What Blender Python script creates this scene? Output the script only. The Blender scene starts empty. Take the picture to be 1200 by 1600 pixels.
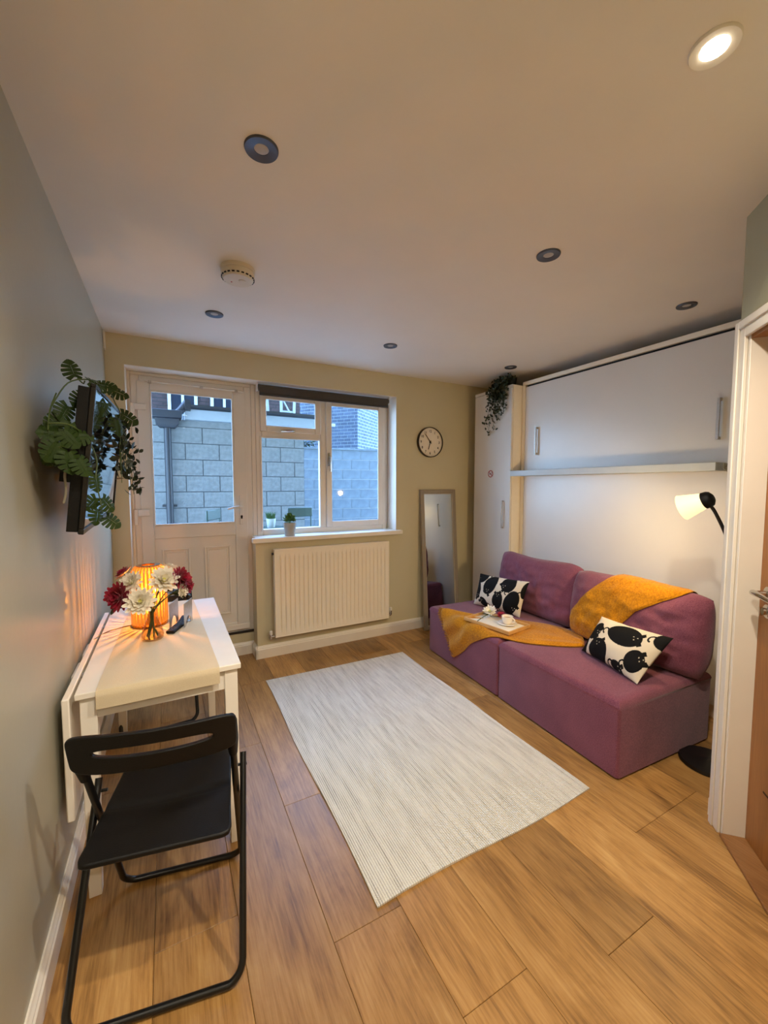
import bpy, bmesh, math, random
from mathutils import Vector, Matrix, noise
random.seed(7)
PI = math.pi
R = math.radians
SC = bpy.context.scene
COL = SC.collection

# ------------------------------------------------------------------ camera, world, exposure
cam_d = bpy.data.cameras.new('camera')
cam_d.sensor_fit = 'VERTICAL'; cam_d.sensor_height = 36.0
cam_d.lens = 36.0 * 631.54 / 1600.0
cam_d.clip_start = 0.02; cam_d.clip_end = 200
cam = bpy.data.objects.new('camera', cam_d); COL.objects.link(cam)
cam.location = (0, 0, 1.44)
cam.rotation_euler = (R(90 - 3.7166), R(-0.038), R(-28.11))
SC.camera = cam

W = bpy.data.worlds.new('dusk_sky'); SC.world = W; W.use_nodes = True
wn = W.node_tree; wn.nodes.clear()
wo = wn.nodes.new('ShaderNodeOutputWorld'); wb = wn.nodes.new('ShaderNodeBackground')
wr = wn.nodes.new('ShaderNodeValToRGB'); wt = wn.nodes.new('ShaderNodeTexCoord'); ws = wn.nodes.new('ShaderNodeSeparateXYZ')
wr.color_ramp.elements[0].position = 0.0; wr.color_ramp.elements[0].color = (0.38, 0.62, 0.95, 1)
wr.color_ramp.elements[1].position = 1.0; wr.color_ramp.elements[1].color = (0.25, 0.46, 0.98, 1)
wn.links.new(wt.outputs['Generated'], ws.inputs[0]); wn.links.new(ws.outputs['Z'], wr.inputs[0])
wn.links.new(wr.outputs[0], wb.inputs[0]); wn.links.new(wb.outputs[0], wo.inputs[0])
wb.inputs[1].default_value = 16.0

SC.view_settings.view_transform = 'Standard'; SC.view_settings.look = 'None'
SC.view_settings.gamma = 1.0; SC.view_settings.use_curve_mapping = False
SC.view_settings.exposure = 0.0
cy = SC.cycles
cy.use_denoising = True; cy.caustics_reflective = False; cy.caustics_refractive = False
cy.max_bounces = 10; cy.diffuse_bounces = 6; cy.glossy_bounces = 4; cy.transparent_max_bounces = 24; cy.transmission_bounces = 8
cy.sample_clamp_indirect = 4.0

WARM = (1.0, 0.89, 0.73)
LIT_SPOT_W = 100.0      # ceiling downlights that are on
FLOOR_LAMP_W = 26.0
TABLE_LAMP_W = 7.5

# ------------------------------------------------------------------ helpers
def lin(h):
    h = h.lstrip('#'); o = []
    for i in (0, 2, 4):
        c = int(h[i:i+2], 16) / 255
        o.append(c / 12.92 if c <= 0.04045 else ((c + 0.055) / 1.055) ** 2.4)
    return (o[0], o[1], o[2], 1)

def nodes(m):
    m.use_nodes = True
    nt = m.node_tree
    return nt, nt.nodes['Principled BSDF'] if 'Principled BSDF' in nt.nodes else None

def N(nt, t, **kw):
    n = nt.nodes.new(t)
    for k, v in kw.items(): setattr(n, k, v)
    return n

def mat(name, col, rough=0.5, metal=0.0, var=0.0, vscale=20, bump=0.0, bscale=200, coat=0.0, sheen=0.0, stretch=(1, 1, 1), spec=None):
    """procedural principled material: noise tint variation plus noise bump"""
    m = bpy.data.materials.new(name); nt, p = nodes(m)
    c = lin(col) if isinstance(col, str) else col
    p.inputs['Base Color'].default_value = c
    p.inputs['Roughness'].default_value = rough; p.inputs['Metallic'].default_value = metal
    p.inputs['Coat Weight'].default_value = coat
    if sheen: p.inputs['Sheen Weight'].default_value = sheen; p.inputs['Sheen Roughness'].default_value = 0.4
    if spec is not None: p.inputs['Specular IOR Level'].default_value = spec
    tc = N(nt, 'ShaderNodeTexCoord'); mp = N(nt, 'ShaderNodeMapping'); mp.inputs['Scale'].default_value = stretch
    nt.links.new(tc.outputs['Object'], mp.inputs[0])
    if var:
        nz = N(nt, 'ShaderNodeTexNoise'); nz.inputs['Scale'].default_value = vscale; nz.inputs['Detail'].default_value = 5
        rp = N(nt, 'ShaderNodeValToRGB')
        rp.color_ramp.elements[0].position = 0.3; rp.color_ramp.elements[1].position = 0.7
        rp.color_ramp.elements[0].color = tuple(x * (1 - var) for x in c[:3]) + (1,)
        rp.color_ramp.elements[1].color = tuple(min(1, x * (1 + var)) for x in c[:3]) + (1,)
        nt.links.new(mp.outputs[0], nz.inputs[0]); nt.links.new(nz.outputs[0], rp.inputs[0]); nt.links.new(rp.outputs[0], p.inputs['Base Color'])
    if bump:
        nb = N(nt, 'ShaderNodeTexNoise'); nb.inputs['Scale'].default_value = bscale; nb.inputs['Detail'].default_value = 4
        bp = N(nt, 'ShaderNodeBump'); bp.inputs['Strength'].default_value = bump; bp.inputs['Distance'].default_value = 0.004
        nt.links.new(mp.outputs[0], nb.inputs[0]); nt.links.new(nb.outputs[0], bp.inputs['Height']); nt.links.new(bp.outputs[0], p.inputs['Normal'])
    return m

def fabric(name, c1, c2, weave=900, rough=0.95, bump=0.5, sheen=0.2):
    m = bpy.data.materials.new(name); nt, p = nodes(m)
    p.inputs['Roughness'].default_value = rough; p.inputs['Sheen Weight'].default_value = sheen; p.inputs['Specular IOR Level'].default_value = 0.2
    tc = N(nt, 'ShaderNodeTexCoord')
    nz = N(nt, 'ShaderNodeTexNoise'); nz.inputs['Scale'].default_value = weave / 4; nz.inputs['Detail'].default_value = 3
    n2 = N(nt, 'ShaderNodeTexNoise'); n2.inputs['Scale'].default_value = 6
    mx = N(nt, 'ShaderNodeMath', operation='MULTIPLY_ADD'); mx.inputs[1].default_value = 0.35
    rp = N(nt, 'ShaderNodeValToRGB'); rp.color_ramp.elements[0].position = 0.38; rp.color_ramp.elements[1].position = 0.92
    rp.color_ramp.elements[0].color = lin(c1); rp.color_ramp.elements[1].color = lin(c2)
    bp = N(nt, 'ShaderNodeBump'); bp.inputs['Strength'].default_value = bump; bp.inputs['Distance'].default_value = 0.002
    L = nt.links.new
    L(tc.outputs['Object'], nz.inputs[0]); L(tc.outputs['Object'], n2.inputs[0])
    L(n2.outputs[0], mx.inputs[0]); L(nz.outputs[0], mx.inputs[2]); L(mx.outputs[0], rp.inputs[0]); L(rp.outputs[0], p.inputs['Base Color'])
    L(nz.outputs[0], bp.inputs['Height']); L(bp.outputs[0], p.inputs['Normal'])
    return m

def wood(name, dark, mid, light, rnd=True, axis='Y', gscale=1.0, rough=0.38):
    """oak: rings stretched along the grain, each piece shifted and tinted by its own random number"""
    m = bpy.data.materials.new(name); nt, p = nodes(m); L = nt.links.new
    tc = N(nt, 'ShaderNodeTexCoord'); oi = N(nt, 'ShaderNodeObjectInfo')
    mp = N(nt, 'ShaderNodeMapping')
    s = {'Y': (1, 0.09, 1), 'X': (0.09, 1, 1), 'Z': (1, 1, 0.09)}[axis]
    mp.inputs['Scale'].default_value = tuple(v * gscale for v in s)
    ad = N(nt, 'ShaderNodeVectorMath', operation='ADD'); mu = N(nt, 'ShaderNodeMath', operation='MULTIPLY'); mu.inputs[1].default_value = 37.0 if rnd else 0
    L(oi.outputs['Random'], mu.inputs[0]); L(tc.outputs['Object'], mp.inputs[0]); L(mp.outputs[0], ad.inputs[0]); L(mu.outputs[0], ad.inputs[1])
    n1 = N(nt, 'ShaderNodeTexNoise'); n1.inputs['Scale'].default_value = 7; n1.inputs['Detail'].default_value = 6; n1.inputs['Distortion'].default_value = 1.2
    n2 = N(nt, 'ShaderNodeTexNoise'); n2.inputs['Scale'].default_value = 130; n2.inputs['Detail'].default_value = 6; n2.inputs['Roughness'].default_value = 0.6
    wv = N(nt, 'ShaderNodeTexWave', bands_direction='X' if axis != 'X' else 'Y'); wv.inputs['Scale'].default_value = 3.2; wv.inputs['Distortion'].default_value = 14; wv.inputs['Detail'].default_value = 4; wv.inputs['Detail Scale'].default_value = 1.6; wv.inputs['Detail Roughness'].default_value = 0.65
    # coarse figure is only gently stretched, the fine pores strongly, so it reads as oak and not as stripes
    sc1 = N(nt, 'ShaderNodeVectorMath', operation='MULTIPLY'); sc1.inputs[1].default_value = {'Y': (.7, 2.6, 1), 'X': (2.6, .7, 1), 'Z': (.7, 1, 2.6)}[axis]
    sc2 = N(nt, 'ShaderNodeVectorMath', operation='MULTIPLY'); sc2.inputs[1].default_value = {'Y': (1, .6, 1), 'X': (.6, 1, 1), 'Z': (1, 1, .6)}[axis]
    L(ad.outputs[0], sc1.inputs[0]); L(ad.outputs[0], sc2.inputs[0])
    L(sc1.outputs[0], n1.inputs[0]); L(sc2.outputs[0], n2.inputs[0]); L(ad.outputs[0], wv.inputs[0])
    n1.inputs['Roughness'].default_value = 0.62
    a1 = N(nt, 'ShaderNodeMath', operation='MULTIPLY_ADD'); a1.inputs[1].default_value = 0.52; a1.inputs[2].default_value = -0.05
    a2 = N(nt, 'ShaderNodeMath', operation='MULTIPLY_ADD'); a2.inputs[1].default_value = 0.44
    a3 = N(nt, 'ShaderNodeMath', operation='MULTIPLY_ADD'); a3.inputs[1].default_value = 0.045
    L(n1.outputs[0], a1.inputs[0]); L(n2.outputs[0], a2.inputs[0]); L(a1.outputs[0], a2.inputs[2]); L(wv.outputs['Fac'], a3.inputs[0]); L(a2.outputs[0], a3.inputs[2])
    rp = N(nt, 'ShaderNodeValToRGB'); e = rp.color_ramp.elements
    e[0].position = 0.25; e[0].color = lin(dark); e[1].position = 0.72; e[1].color = lin(light)
    k = e.new(0.47); k.color = lin(mid)
    L(a3.outputs[0], rp.inputs[0])
    hs = N(nt, 'ShaderNodeHueSaturation')
    mr = N(nt, 'ShaderNodeMapRange'); mr.inputs['To Min'].default_value = 0.70 if rnd else 1; mr.inputs['To Max'].default_value = 1.16 if rnd else 1
    L(oi.outputs['Random'], mr.inputs[0]); L(mr.outputs[0], hs.inputs['Value']); L(rp.outputs[0], hs.inputs['Color']); L(hs.outputs[0], p.inputs['Base Color'])
    # knots
    rr = N(nt, 'ShaderNodeMapRange'); rr.inputs['To Min'].default_value = rough - 0.07; rr.inputs['To Max'].default_value = rough + 0.1
    L(n1.outputs[0], rr.inputs[0]); L(rr.outputs[0], p.inputs['Roughness'])
    bp = N(nt, 'ShaderNodeBump'); bp.inputs['Strength'].default_value = 0.15; bp.inputs['Distance'].default_value = 0.002
    L(a3.outputs[0], bp.inputs['Height']); L(bp.outputs[0], p.inputs['Normal'])
    return m

def emis(name, col, strength):
    m = bpy.data.materials.new(name); nt, p = nodes(m)
    p.inputs['Base Color'].default_value = (0.8, 0.8, 0.8, 1)
    p.inputs['Emission Color'].default_value = col if len(col) == 4 else (*col, 1); p.inputs['Emission Strength'].default_value = strength
    return m

def pane_mat(name, tint=(0.97, 0.985, 0.98, 1), ior=1.35, rough=0.0):
    m = bpy.data.materials.new(name); m.use_nodes = True; nt = m.node_tree; nt.nodes.clear(); L = nt.links.new
    o = N(nt, 'ShaderNodeOutputMaterial'); mx = N(nt, 'ShaderNodeMixShader'); t = N(nt, 'ShaderNodeBsdfTransparent'); g = N(nt, 'ShaderNodeBsdfGlossy'); f = N(nt, 'ShaderNodeFresnel')
    t.inputs[0].default_value = tint; g.inputs['Roughness'].default_value = rough; f.inputs[0].default_value = ior
    # only the face turned to the ray reflects, so a thin sheet never shows total internal reflection
    ge = N(nt, 'ShaderNodeNewGeometry'); iv = N(nt, 'ShaderNodeMath', operation='SUBTRACT'); iv.inputs[0].default_value = 1.0; fm = N(nt, 'ShaderNodeMath', operation='MULTIPLY')
    L(ge.outputs['Backfacing'], iv.inputs[1]); L(iv.outputs[0], fm.inputs[0]); L(f.outputs[0], fm.inputs[1])
    L(fm.outputs[0], mx.inputs[0]); L(t.outputs[0], mx.inputs[1]); L(g.outputs[0], mx.inputs[2]); L(mx.outputs[0], o.inputs[0])
    return m

class MB:
    def __init__(s): s.b = bmesh.new()
    def _x(s, vs, M):
        if M is not None:
            for v in vs: v.co = M @ v.co
    def box(s, c, size, M=None):
        r = bmesh.ops.create_cube(s.b, size=1.0)['verts']
        for v in r: v.co = Vector((v.co.x * size[0] + c[0], v.co.y * size[1] + c[1], v.co.z * size[2] + c[2]))
        s._x(r, M); return s
    def bx(s, x0, x1, y0, y1, z0, z1, M=None):
        return s.box(((x0+x1)/2, (y0+y1)/2, (z0+z1)/2), (x1-x0, y1-y0, z1-z0), M)
    def frame(s, x0, x1, z0, z1, w, y0, y1, M=None):
        s.bx(x0, x0+w, y0, y1, z0, z1, M); s.bx(x1-w, x1, y0, y1, z0, z1, M)
        s.bx(x0+w, x1-w, y0, y1, z0, z0+w, M); s.bx(x0+w, x1-w, y0, y1, z1-w, z1, M); return s
    def rings(s, rings, cap0=True, cap1=True, M=None):
        vs = [[s.b.verts.new(p) for p in r] for r in rings]; n = len(vs[0])
        for a, c in zip(vs, vs[1:]):
            for i in range(n):
                j = (i+1) % n
                s.b.faces.new((a[i], a[j], c[j], c[i]))
        if cap0: s.b.faces.new(list(reversed(vs[0])))
        if cap1: s.b.faces.new(vs[-1])
        s._x([v for r in vs for v in r], M); return s
    def lathe(s, prof, seg=24, M=None, cap0=True, cap1=True):
        return s.rings([[(r*math.cos(2*PI*i/seg), r*math.sin(2*PI*i/seg), z) for i in range(seg)] for r, z in prof], cap0, cap1, M)
    def tube(s, pts, r, seg=8, M=None, closed=False):
        pts = [Vector(p) for p in pts]; n = len(pts); rr = r if isinstance(r, (list, tuple)) else [r]*n
        ring = []; up = None
        for i, p in enumerate(pts):
            if closed: t = (pts[(i+1) % n] - pts[i-1])
            else: t = pts[min(i+1, n-1)] - pts[max(i-1, 0)]
            if t.length < 1e-9: t = Vector((0, 0, 1))
            t.normalize()
            if up is None: up = t.orthogonal().normalized()
            up = (up - t*up.dot(t))
            if up.length < 1e-6: up = t.orthogonal()
            up.normalize(); q = t.cross(up)
            ring.append([p + (up*math.cos(2*PI*k/seg) + q*math.sin(2*PI*k/seg))*rr[i] for k in range(seg)])
        if closed:
            ring.append(ring[0]); return s.rings(ring, False, False, M)
        return s.rings(ring, True, True, M)
    def cyl(s, p0, p1, r, seg=16, r2=None, M=None):
        return s.tube([p0, p1], [r, r if r2 is None else r2], seg, M)
    def ell(s, c, rad, seg=16, rg=10, M=None):
        r = bmesh.ops.create_uvsphere(s.b, u_segments=seg, v_segments=rg, radius=1.0)['verts']
        for v in r: v.co = Vector((v.co.x*rad[0]+c[0], v.co.y*rad[1]+c[1], v.co.z*rad[2]+c[2]))
        s._x(r, M); return s
    def prism(s, poly, h0, h1, M=None):
        a = [s.b.verts.new((x, y, h0)) for x, y in poly]; c = [s.b.verts.new((x, y, h1)) for x, y in poly]; n = len(poly)
        s.b.faces.new(list(reversed(a))); s.b.faces.new(c)
        for i in range(n):
            j = (i+1) % n; s.b.faces.new((a[i], a[j], c[j], c[i]))
        s._x(a + c, M); return s
    def grid(s, f, nu, nv, M=None, wrapu=False):
        vs = [[s.b.verts.new(f(i/nu, j/nv)) for j in range(nv+1)] for i in range(nu if wrapu else nu+1)]
        for i in range(nu):
            for j in range(nv):
                a = vs[i]; c = vs[(i+1) % len(vs)]
                s.b.faces.new((a[j], c[j], c[j+1], a[j+1]))
        s._x([v for r in vs for v in r], M); return s
    def mesh(s, name, m=None, smooth=True, weld=False):
        if weld: bmesh.ops.remove_doubles(s.b, verts=s.b.verts, dist=1e-5)
        bmesh.ops.recalc_face_normals(s.b, faces=s.b.faces)
        me = bpy.data.meshes.new(name); s.b.to_mesh(me); s.b.free()
        for mm in (m if isinstance(m, (list, tuple)) else [m]):
            if mm: me.materials.append(mm)
        if smooth:
            me.polygons.foreach_set('use_smooth', [True]*len(me.polygons))
            me.set_sharp_from_angle(angle=R(38))
        return me

def link(name, me, parent=None, loc=None, rot=None):
    o = bpy.data.objects.new(name, me); COL.objects.link(o)
    if parent: o.parent = parent
    if loc is not None: o.location = loc
    if rot is not None: o.rotation_euler = rot
    return o

def part(name, mb, m, parent=None, bevel=0.0, seg=2, smooth=True, loc=None, rot=None, weld=False, label=None):
    o = link(name, mb.mesh(name, m, smooth, weld), parent, loc, rot)
    if bevel:
        b = o.modifiers.new('bevel', 'BEVEL'); b.width = bevel; b.segments = seg; b.limit_method = 'ANGLE'; b.angle_limit = R(35); b.harden_normals = False
    if label: o['label'] = label
    return o

def thing(name, label, cat, loc=(0, 0, 0), rotz=0.0, group=None):
    o = bpy.data.objects.new(name, None); COL.objects.link(o); o.empty_display_size = 0.1
    o.location = loc; o.rotation_euler = (0, 0, rotz)
    o['label'] = label; o['category'] = cat
    if group: o['group'] = group
    return o

def tag(o, label, cat, group=None):
    o['label'] = label; o['category'] = cat
    if group: o['group'] = group
    return o

def struct(o, label, cat):
    o['kind'] = 'structure'; o['label'] = label; o['category'] = cat; return o

def dup(root, loc=None, rotz=None, label=None):
    r = root.copy(); COL.objects.link(r)
    if loc is not None: r.location = loc
    if rotz is not None: r.rotation_euler = (0, 0, rotz)
    if label: r['label'] = label
    for ch in list(root.children):
        c = ch.copy(); COL.objects.link(c); c.parent = r
        for g in list(ch.children):
            d = g.copy(); COL.objects.link(d); d.parent = c
    return r

def look(d, up=(0, 0, 1)):
    """matrix whose +Z is d"""
    return Vector(d).normalized().to_track_quat('Z', 'Y').to_matrix().to_4x4()

def cr(pts, n):
    """catmull-rom through tuples"""
    P = [Vector(p) for p in pts]; out = []
    for i in range(len(P)-1):
        a = P[max(i-1, 0)]; b = P[i]; c = P[i+1]; d = P[min(i+2, len(P)-1)]
        for k in range(n):
            t = k/n
            out.append(0.5*((2*b) + (c-a)*t + (2*a-5*b+4*c-d)*t*t + (3*b-a-3*c+d)*t*t*t))
    out.append(P[-1]); return out

# ------------------------------------------------------------------ materials
M_ceil = mat('ceiling_paint', '#e6dfd4', 0.75, var=0.02, vscale=3)
M_wallL = mat('sage_satin_paint', '#a6a392', 0.36, var=0.03, vscale=2, bump=0.12, bscale=35)
M_wallB = mat('sage_paint', '#c6bc9b', 0.6, var=0.03, vscale=2, bump=0.1, bscale=60)
M_white = mat('white_gloss_paint', '#e6dfd2', 0.35, var=0.02, vscale=8)
M_upvc = mat('white_plastic_frame', '#dfdad2', 0.32, var=0.015, vscale=6)
M_oakfloor = wood('oak_floor', '#5f3e1d', '#a87c44', '#cba266')
M_oakdoor = wood('oak_veneer', '#7a4a1c', '#97602a', '#ac7438', rnd=False, axis='Z', rough=0.35)
M_tablewhite = mat('white_table_paint', '#efe8dc', 0.3, var=0.02, vscale=10)
M_black = mat('black_plastic', '#080707', 0.5, bump=0.25, bscale=400, spec=0.3)
M_blackmetal = mat('black_metal', '#0c0b0b', 0.3, var=0.1)
M_steel = mat('brushed_steel', '#b9b3aa', 0.42, 0.75, var=0.08, vscale=60)
M_chrome = mat('polished_chrome', '#c9c6c0', 0.12, 1.0)
M_gunmetal = mat('grey_downlight_rim', '#5c5e66', 0.35, 0.8, var=0.05)
M_glass = pane_mat('window_glass')
M_purple = fabric('plum_fabric', '#5c2c40', '#88505f')
M_mustard = fabric('mustard_knit', '#8f5600', '#c98608', weave=420, bump=1.2, sheen=0.15)
M_cab = mat('white_lacquer', '#d9d4cc', 0.28, var=0.015, vscale=4)
M_cabedge = mat('white_board_edge', '#ece2cf', 0.45, var=0.02)
M_rad = mat('cream_enamel', '#ebe1cd', 0.33, var=0.01)
M_green = mat('artificial_leaf_green', '#26390c', 0.6, var=0.35, vscale=25, spec=0.25)
M_vine = mat('dark_vine_leaf', '#1c2a17', 0.5, var=0.4, vscale=40)
M_stem = mat('green_stem', '#4a5a28', 0.6, var=0.2)

# ------------------------------------------------------------------ setting
CZ = 2.487; YB = 3.39; XL = -0.355; YF = 3.55
DW = Vector((0.70711, 0.70711, 0)); NW = Vector((-0.70711, 0.70711, 0))   # angled wall: along, into the room
P0 = Vector((2.027, 0.787, 0))
def aw(s, n, z=0): v = P0 - DW*s + NW*n; return (v.x, v.y, z)
MA = Matrix(((-DW.x, NW.x, 0, P0.x), (-DW.y, NW.y, 0, P0.y), (0, 0, 1, 0), (0, 0, 0, 1)))   # local x = s, y = into room

o = part('floor', MB().bx(-0.5, 3.5, -2.1, 3.66, -0.12, -0.022), mat('subfloor', '#2a1d12', 0.9, var=0.1)); struct(o, 'wide oak plank floor of the studio room', 'floor'); FLOOR = o
xs = [-0.355, -0.08, 0.165, 0.42, 0.664, 0.905, 1.152, 1.395, 1.675, 1.915, 2.16, 2.405, 2.65, 2.895, 3.14, 3.36]
ends = {3: [1.119, 1.737, 2.98], 4: [0.785, 2.3], 6: [0.69, 2.2], 8: [0.91, 2.05], 7: [1.55, 3.05], 5: [1.9, 0.2], 2: [0.35, 2.25], 1: [1.35, 2.72], 0: [0.8, 2.2], 9: [0.91, 2.0, 3.1], 10: [1.2, 2.6], 11: [1.9], 12: [1.4, 2.7], 13: [2.1], 14: [1.7]}
for i in range(len(xs)-1):
    ys = [-2.0] + ([-0.7] if i % 2 else [-0.2]) + sorted(ends.get(i, [1.0])) + [YF]
    if i >= 7: ys = [0.02] + [y for y in sorted(ends.get(i, [1.0])) if y > 0.5] + [3.39]
    for a, b in zip(ys, ys[1:]):
        if b - a < 0.1: continue
        w = xs[i+1]-xs[i]
        part('plank', MB().bx(0.0005, w-0.0005, 0.0006, b-a-0.0006, -0.021, 0.0), M_oakfloor, FLOOR, bevel=0.0012, seg=1, loc=(xs[i], a, 0), smooth=False)

o = part('ceiling', MB().bx(-0.5, 3.5, -2.1, 3.66, CZ, CZ+0.1), M_ceil); struct(o, 'plain white painted ceiling', 'ceiling')
o = part('wall_left', MB().bx(-0.5, XL, -2.1, 3.66, -0.1, CZ), M_wallL); struct(o, 'satin sage painted wall behind the television', 'wall')
OX0, OX1, OZ1 = -0.245, 1.945, 2.285
mb = MB().bx(XL, OX0, YB, 3.66, -0.1, CZ).bx(OX0, OX1, YB, 3.66, OZ1, CZ).bx(OX1, 3.5, YB, 3.66, -0.1, CZ).bx(0.62, OX1, YB, 3.66, -0.1, 0.972).bx(OX0, 0.62, YF-0.005, 3.66, -0.1, 0.185)
WB = struct(part('wall_back', mb, M_wallB), 'sage painted wall around the garden door and window', 'wall')
part('reveal_lining', MB().bx(OX1-0.003, OX1-0.0005, YB+0.001, YF+0.009, 1.013, OZ1-0.003).bx(OX0+0.0005, OX0+0.003, YB+0.001, YF+0.004, 0.19, OZ1-0.003).bx(OX0+0.003, OX1-0.003, YB+0.001, YF-0.0, OZ1-0.003, OZ1-0.0005), M_white, WB)
o = part('wall_sky_blocker', MB().bx(-4.0, 7.0, 0.0, 3.66, CZ+0.11, 8.5), mat('sky_blocker_brick', '#6b5f50', 0.9, var=0.2)); struct(o, 'unseen storeys above the room, added to keep sky light off the courtyard', 'wall')  # unseen upper storeys, added to block sky light from the courtyard block wall
o = part('wall_right', MB().bx(3.36, 3.5, 0.6, YB, -0.1, CZ), M_wallB); struct(o, 'painted wall behind the wall bed and wardrobe', 'wall')
o = part('wall_alcove', MB().prism([(2.028, 0.788), (2.09, 0.80), (3.36, 0.80), (3.36, 0.68), (2.10, 0.68)], -0.1, CZ), M_wallB); struct(o, 'painted return wall at the alcove end beside the sofa', 'wall')
S0, S1, DH = 0.055, 0.82, 2.02
mb = MB().bx(0.0, S0, -0.15, 0, -0.1, CZ, MA).bx(S1, 1.49, -0.15, 0, -0.1, CZ, MA).bx(S0, S1, -0.15, 0, DH+0.01, CZ, MA)
WD = struct(part('wall_angled', mb, mat('olive_paint', '#a8a68c', 0.6, var=0.03, vscale=2)), 'olive painted angled wall around the oak door', 'wall')
o = part('wall_kitchen', MB().bx(0.97, 1.12, -2.1, -0.24, -0.1, CZ), M_wallB); struct(o, 'painted side wall behind the viewer', 'wall')
o = part('wall_rear', MB().bx(XL, 0.97, -2.2, -2.05, -0.1, CZ), M_wallB); struct(o, 'painted end wall behind the viewer', 'wall')

def skirting(name, p0, p1, nrm, label, h=0.105, t=0.017):
    p0 = Vector(p0); p1 = Vector(p1); n = Vector(nrm)
    prof = [(0, 0), (t, 0), (t, h*0.72), (t*0.75, h*0.78), (t*0.75, h*0.84), (t*0.45, h*0.93), (t*0.3, h), (0, h)]
    mb = MB(); mb.rings([[(p.x+n.x*a, p.y+n.y*a, z) for a, z in prof] for p in (p0, p1)])
    return struct(part(name, mb, M_white, smooth=False), label, 'baseboard')
skirting('baseboard_left', (XL, -2.0, 0), (XL, YF-0.005, 0), (1, 0, 0), 'white moulded skirting board along the left wall')
skirting('baseboard_back', (0.603, YB, 0), (3.2, YB, 0), (0, -1, 0), 'white moulded skirting board under the radiator')
skirting('baseboard_door', (OX0, YF-0.005, 0), (0.62, YF-0.005, 0), (0, -1, 0), 'white skirting board below the garden door')
skirting('baseboard_corner', (0.62, YF-0.022, 0), (0.62, YB-0.017, 0), (-1, 0, 0), 'short white skirting piece on the return beside the garden door')
skirting('baseboard_alcove', (2.05, 0.8005, 0), (3.3, 0.8005, 0), (0, 1, 0), 'white skirting board at the sofa end of the alcove')

# oak door with white lining
mb = MB()
for s0, s1, z0, z1 in ((S0-0.053, S0+0.008, 0, DH+0.06), (S1-0.008, S1+0.055, 0, DH+0.06), (S0+0.008, S1-0.008, DH-0.008, DH+0.06)):
    mb.bx(s0, s1, 0.001, 0.014, z0, z1, MA)
for s0, s1, z0, z1 in ((S0-0.053, S0-0.025, 0, DH+0.06), (S1+0.025, S1+0.055, 0, DH+0.06), (S0-0.025, S1+0.025, DH+0.03, DH+0.06)):
    mb.bx(s0, s1, 0.014, 0.021, z0, z1, MA)
TR = struct(part('trim_1', mb, M_white, bevel=0.003), 'white moulded casing around the oak door', 'door casing')
mb = MB().bx(S0+0.0005, S0+0.022, -0.149, 0.0, 0.0, DH, MA).bx(S1-0.022, S1-0.0005, -0.149, 0.0, 0.0, DH, MA)
part('door_lining', mb, M_white, TR, bevel=0.002)
part('head_lining', MB().bx(S0+0.022, S1-0.022, -0.149, 0.0, DH-0.02, DH, MA), M_oakdoor, TR, bevel=0.002, label='wood coloured lining over the door')  # head lining given the same brown as the oak door
part('threshold_strip', MB().bx(S0+0.022, S1-0.022, -0.149, 0.012, 0.0005, 0.014, MA), wood('oak_threshold', '#5d3a1b', '#8b5f35', '#a0744a', rnd=False, axis='Y'), TR, bevel=0.003, label='brown wooden threshold strip')
DL = part('door_2', MB().bx(S0+0.023, S1-0.023, -0.115, -0.075, 0.0145, DH-0.021, MA), M_oakdoor, bevel=0.002); struct(DL, 'closed oak veneer door in the angled wall', 'door')
mb = MB()
for zz in (0.28, 0.72, 1.16, 1.60):
    mb.bx(S0+0.12, S1-0.12, -0.0752, -0.0735, zz, zz+0.006, MA)
part('groove', mb, mat('dark_groove', '#2f1a0a', 0.7, var=0.1), DL)
sx = S0 + 0.085
mb = MB(); mb.lathe([(0.027, 0), (0.027, 0.007), (0.023, 0.010)], 24, MA @ Matrix.Translation((sx, -0.075, 1.035)) @ Matrix.Rotation(R(-90), 4, 'X'))
mb.cyl((0, 0, 0), (0, 0, 0.05), 0.011, 14, M=MA @ Matrix.Translation((sx, -0.075, 1.035)) @ Matrix.Rotation(R(-90), 4, 'X'))
mb.tube([(sx-0.012, -0.028, 1.035), (sx+0.02, -0.026, 1.036), (sx+0.07, -0.024, 1.034), (sx+0.115, -0.026, 1.028)], [0.011, 0.011, 0.010, 0.008], 12, MA)
part('door_handle', mb, M_chrome, DL, label='polished chrome lever handle')
mb = MB(); mb.lathe([(0.026, 0), (0.026, 0.007), (0.022, 0.010)], 24, MA @ Matrix.Translation((sx, -0.075, 0.968)) @ Matrix.Rotation(R(-90), 4, 'X'))
mb.cyl((0, 0, 0), (0, 0, 0.022), 0.014, 14, M=MA @ Matrix.Translation((sx, -0.075, 0.968)) @ Matrix.Rotation(R(-90), 4, 'X'))
mb.bx(sx-0.003, sx+0.003, -0.055, -0.045, 0.952, 0.984, MA)
part('thumb_turn', mb, M_chrome, DL, label='round chrome thumb turn lock')

# small white strip of boxing in the ceiling corner
o = part('trim_2', MB().bx(XL+0.001, XL+0.012, YB-0.05, YB-0.001, 2.36, CZ-0.004), M_white, bevel=0.002); struct(o, 'small white corner strip under the ceiling above the television', 'trim')

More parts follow.
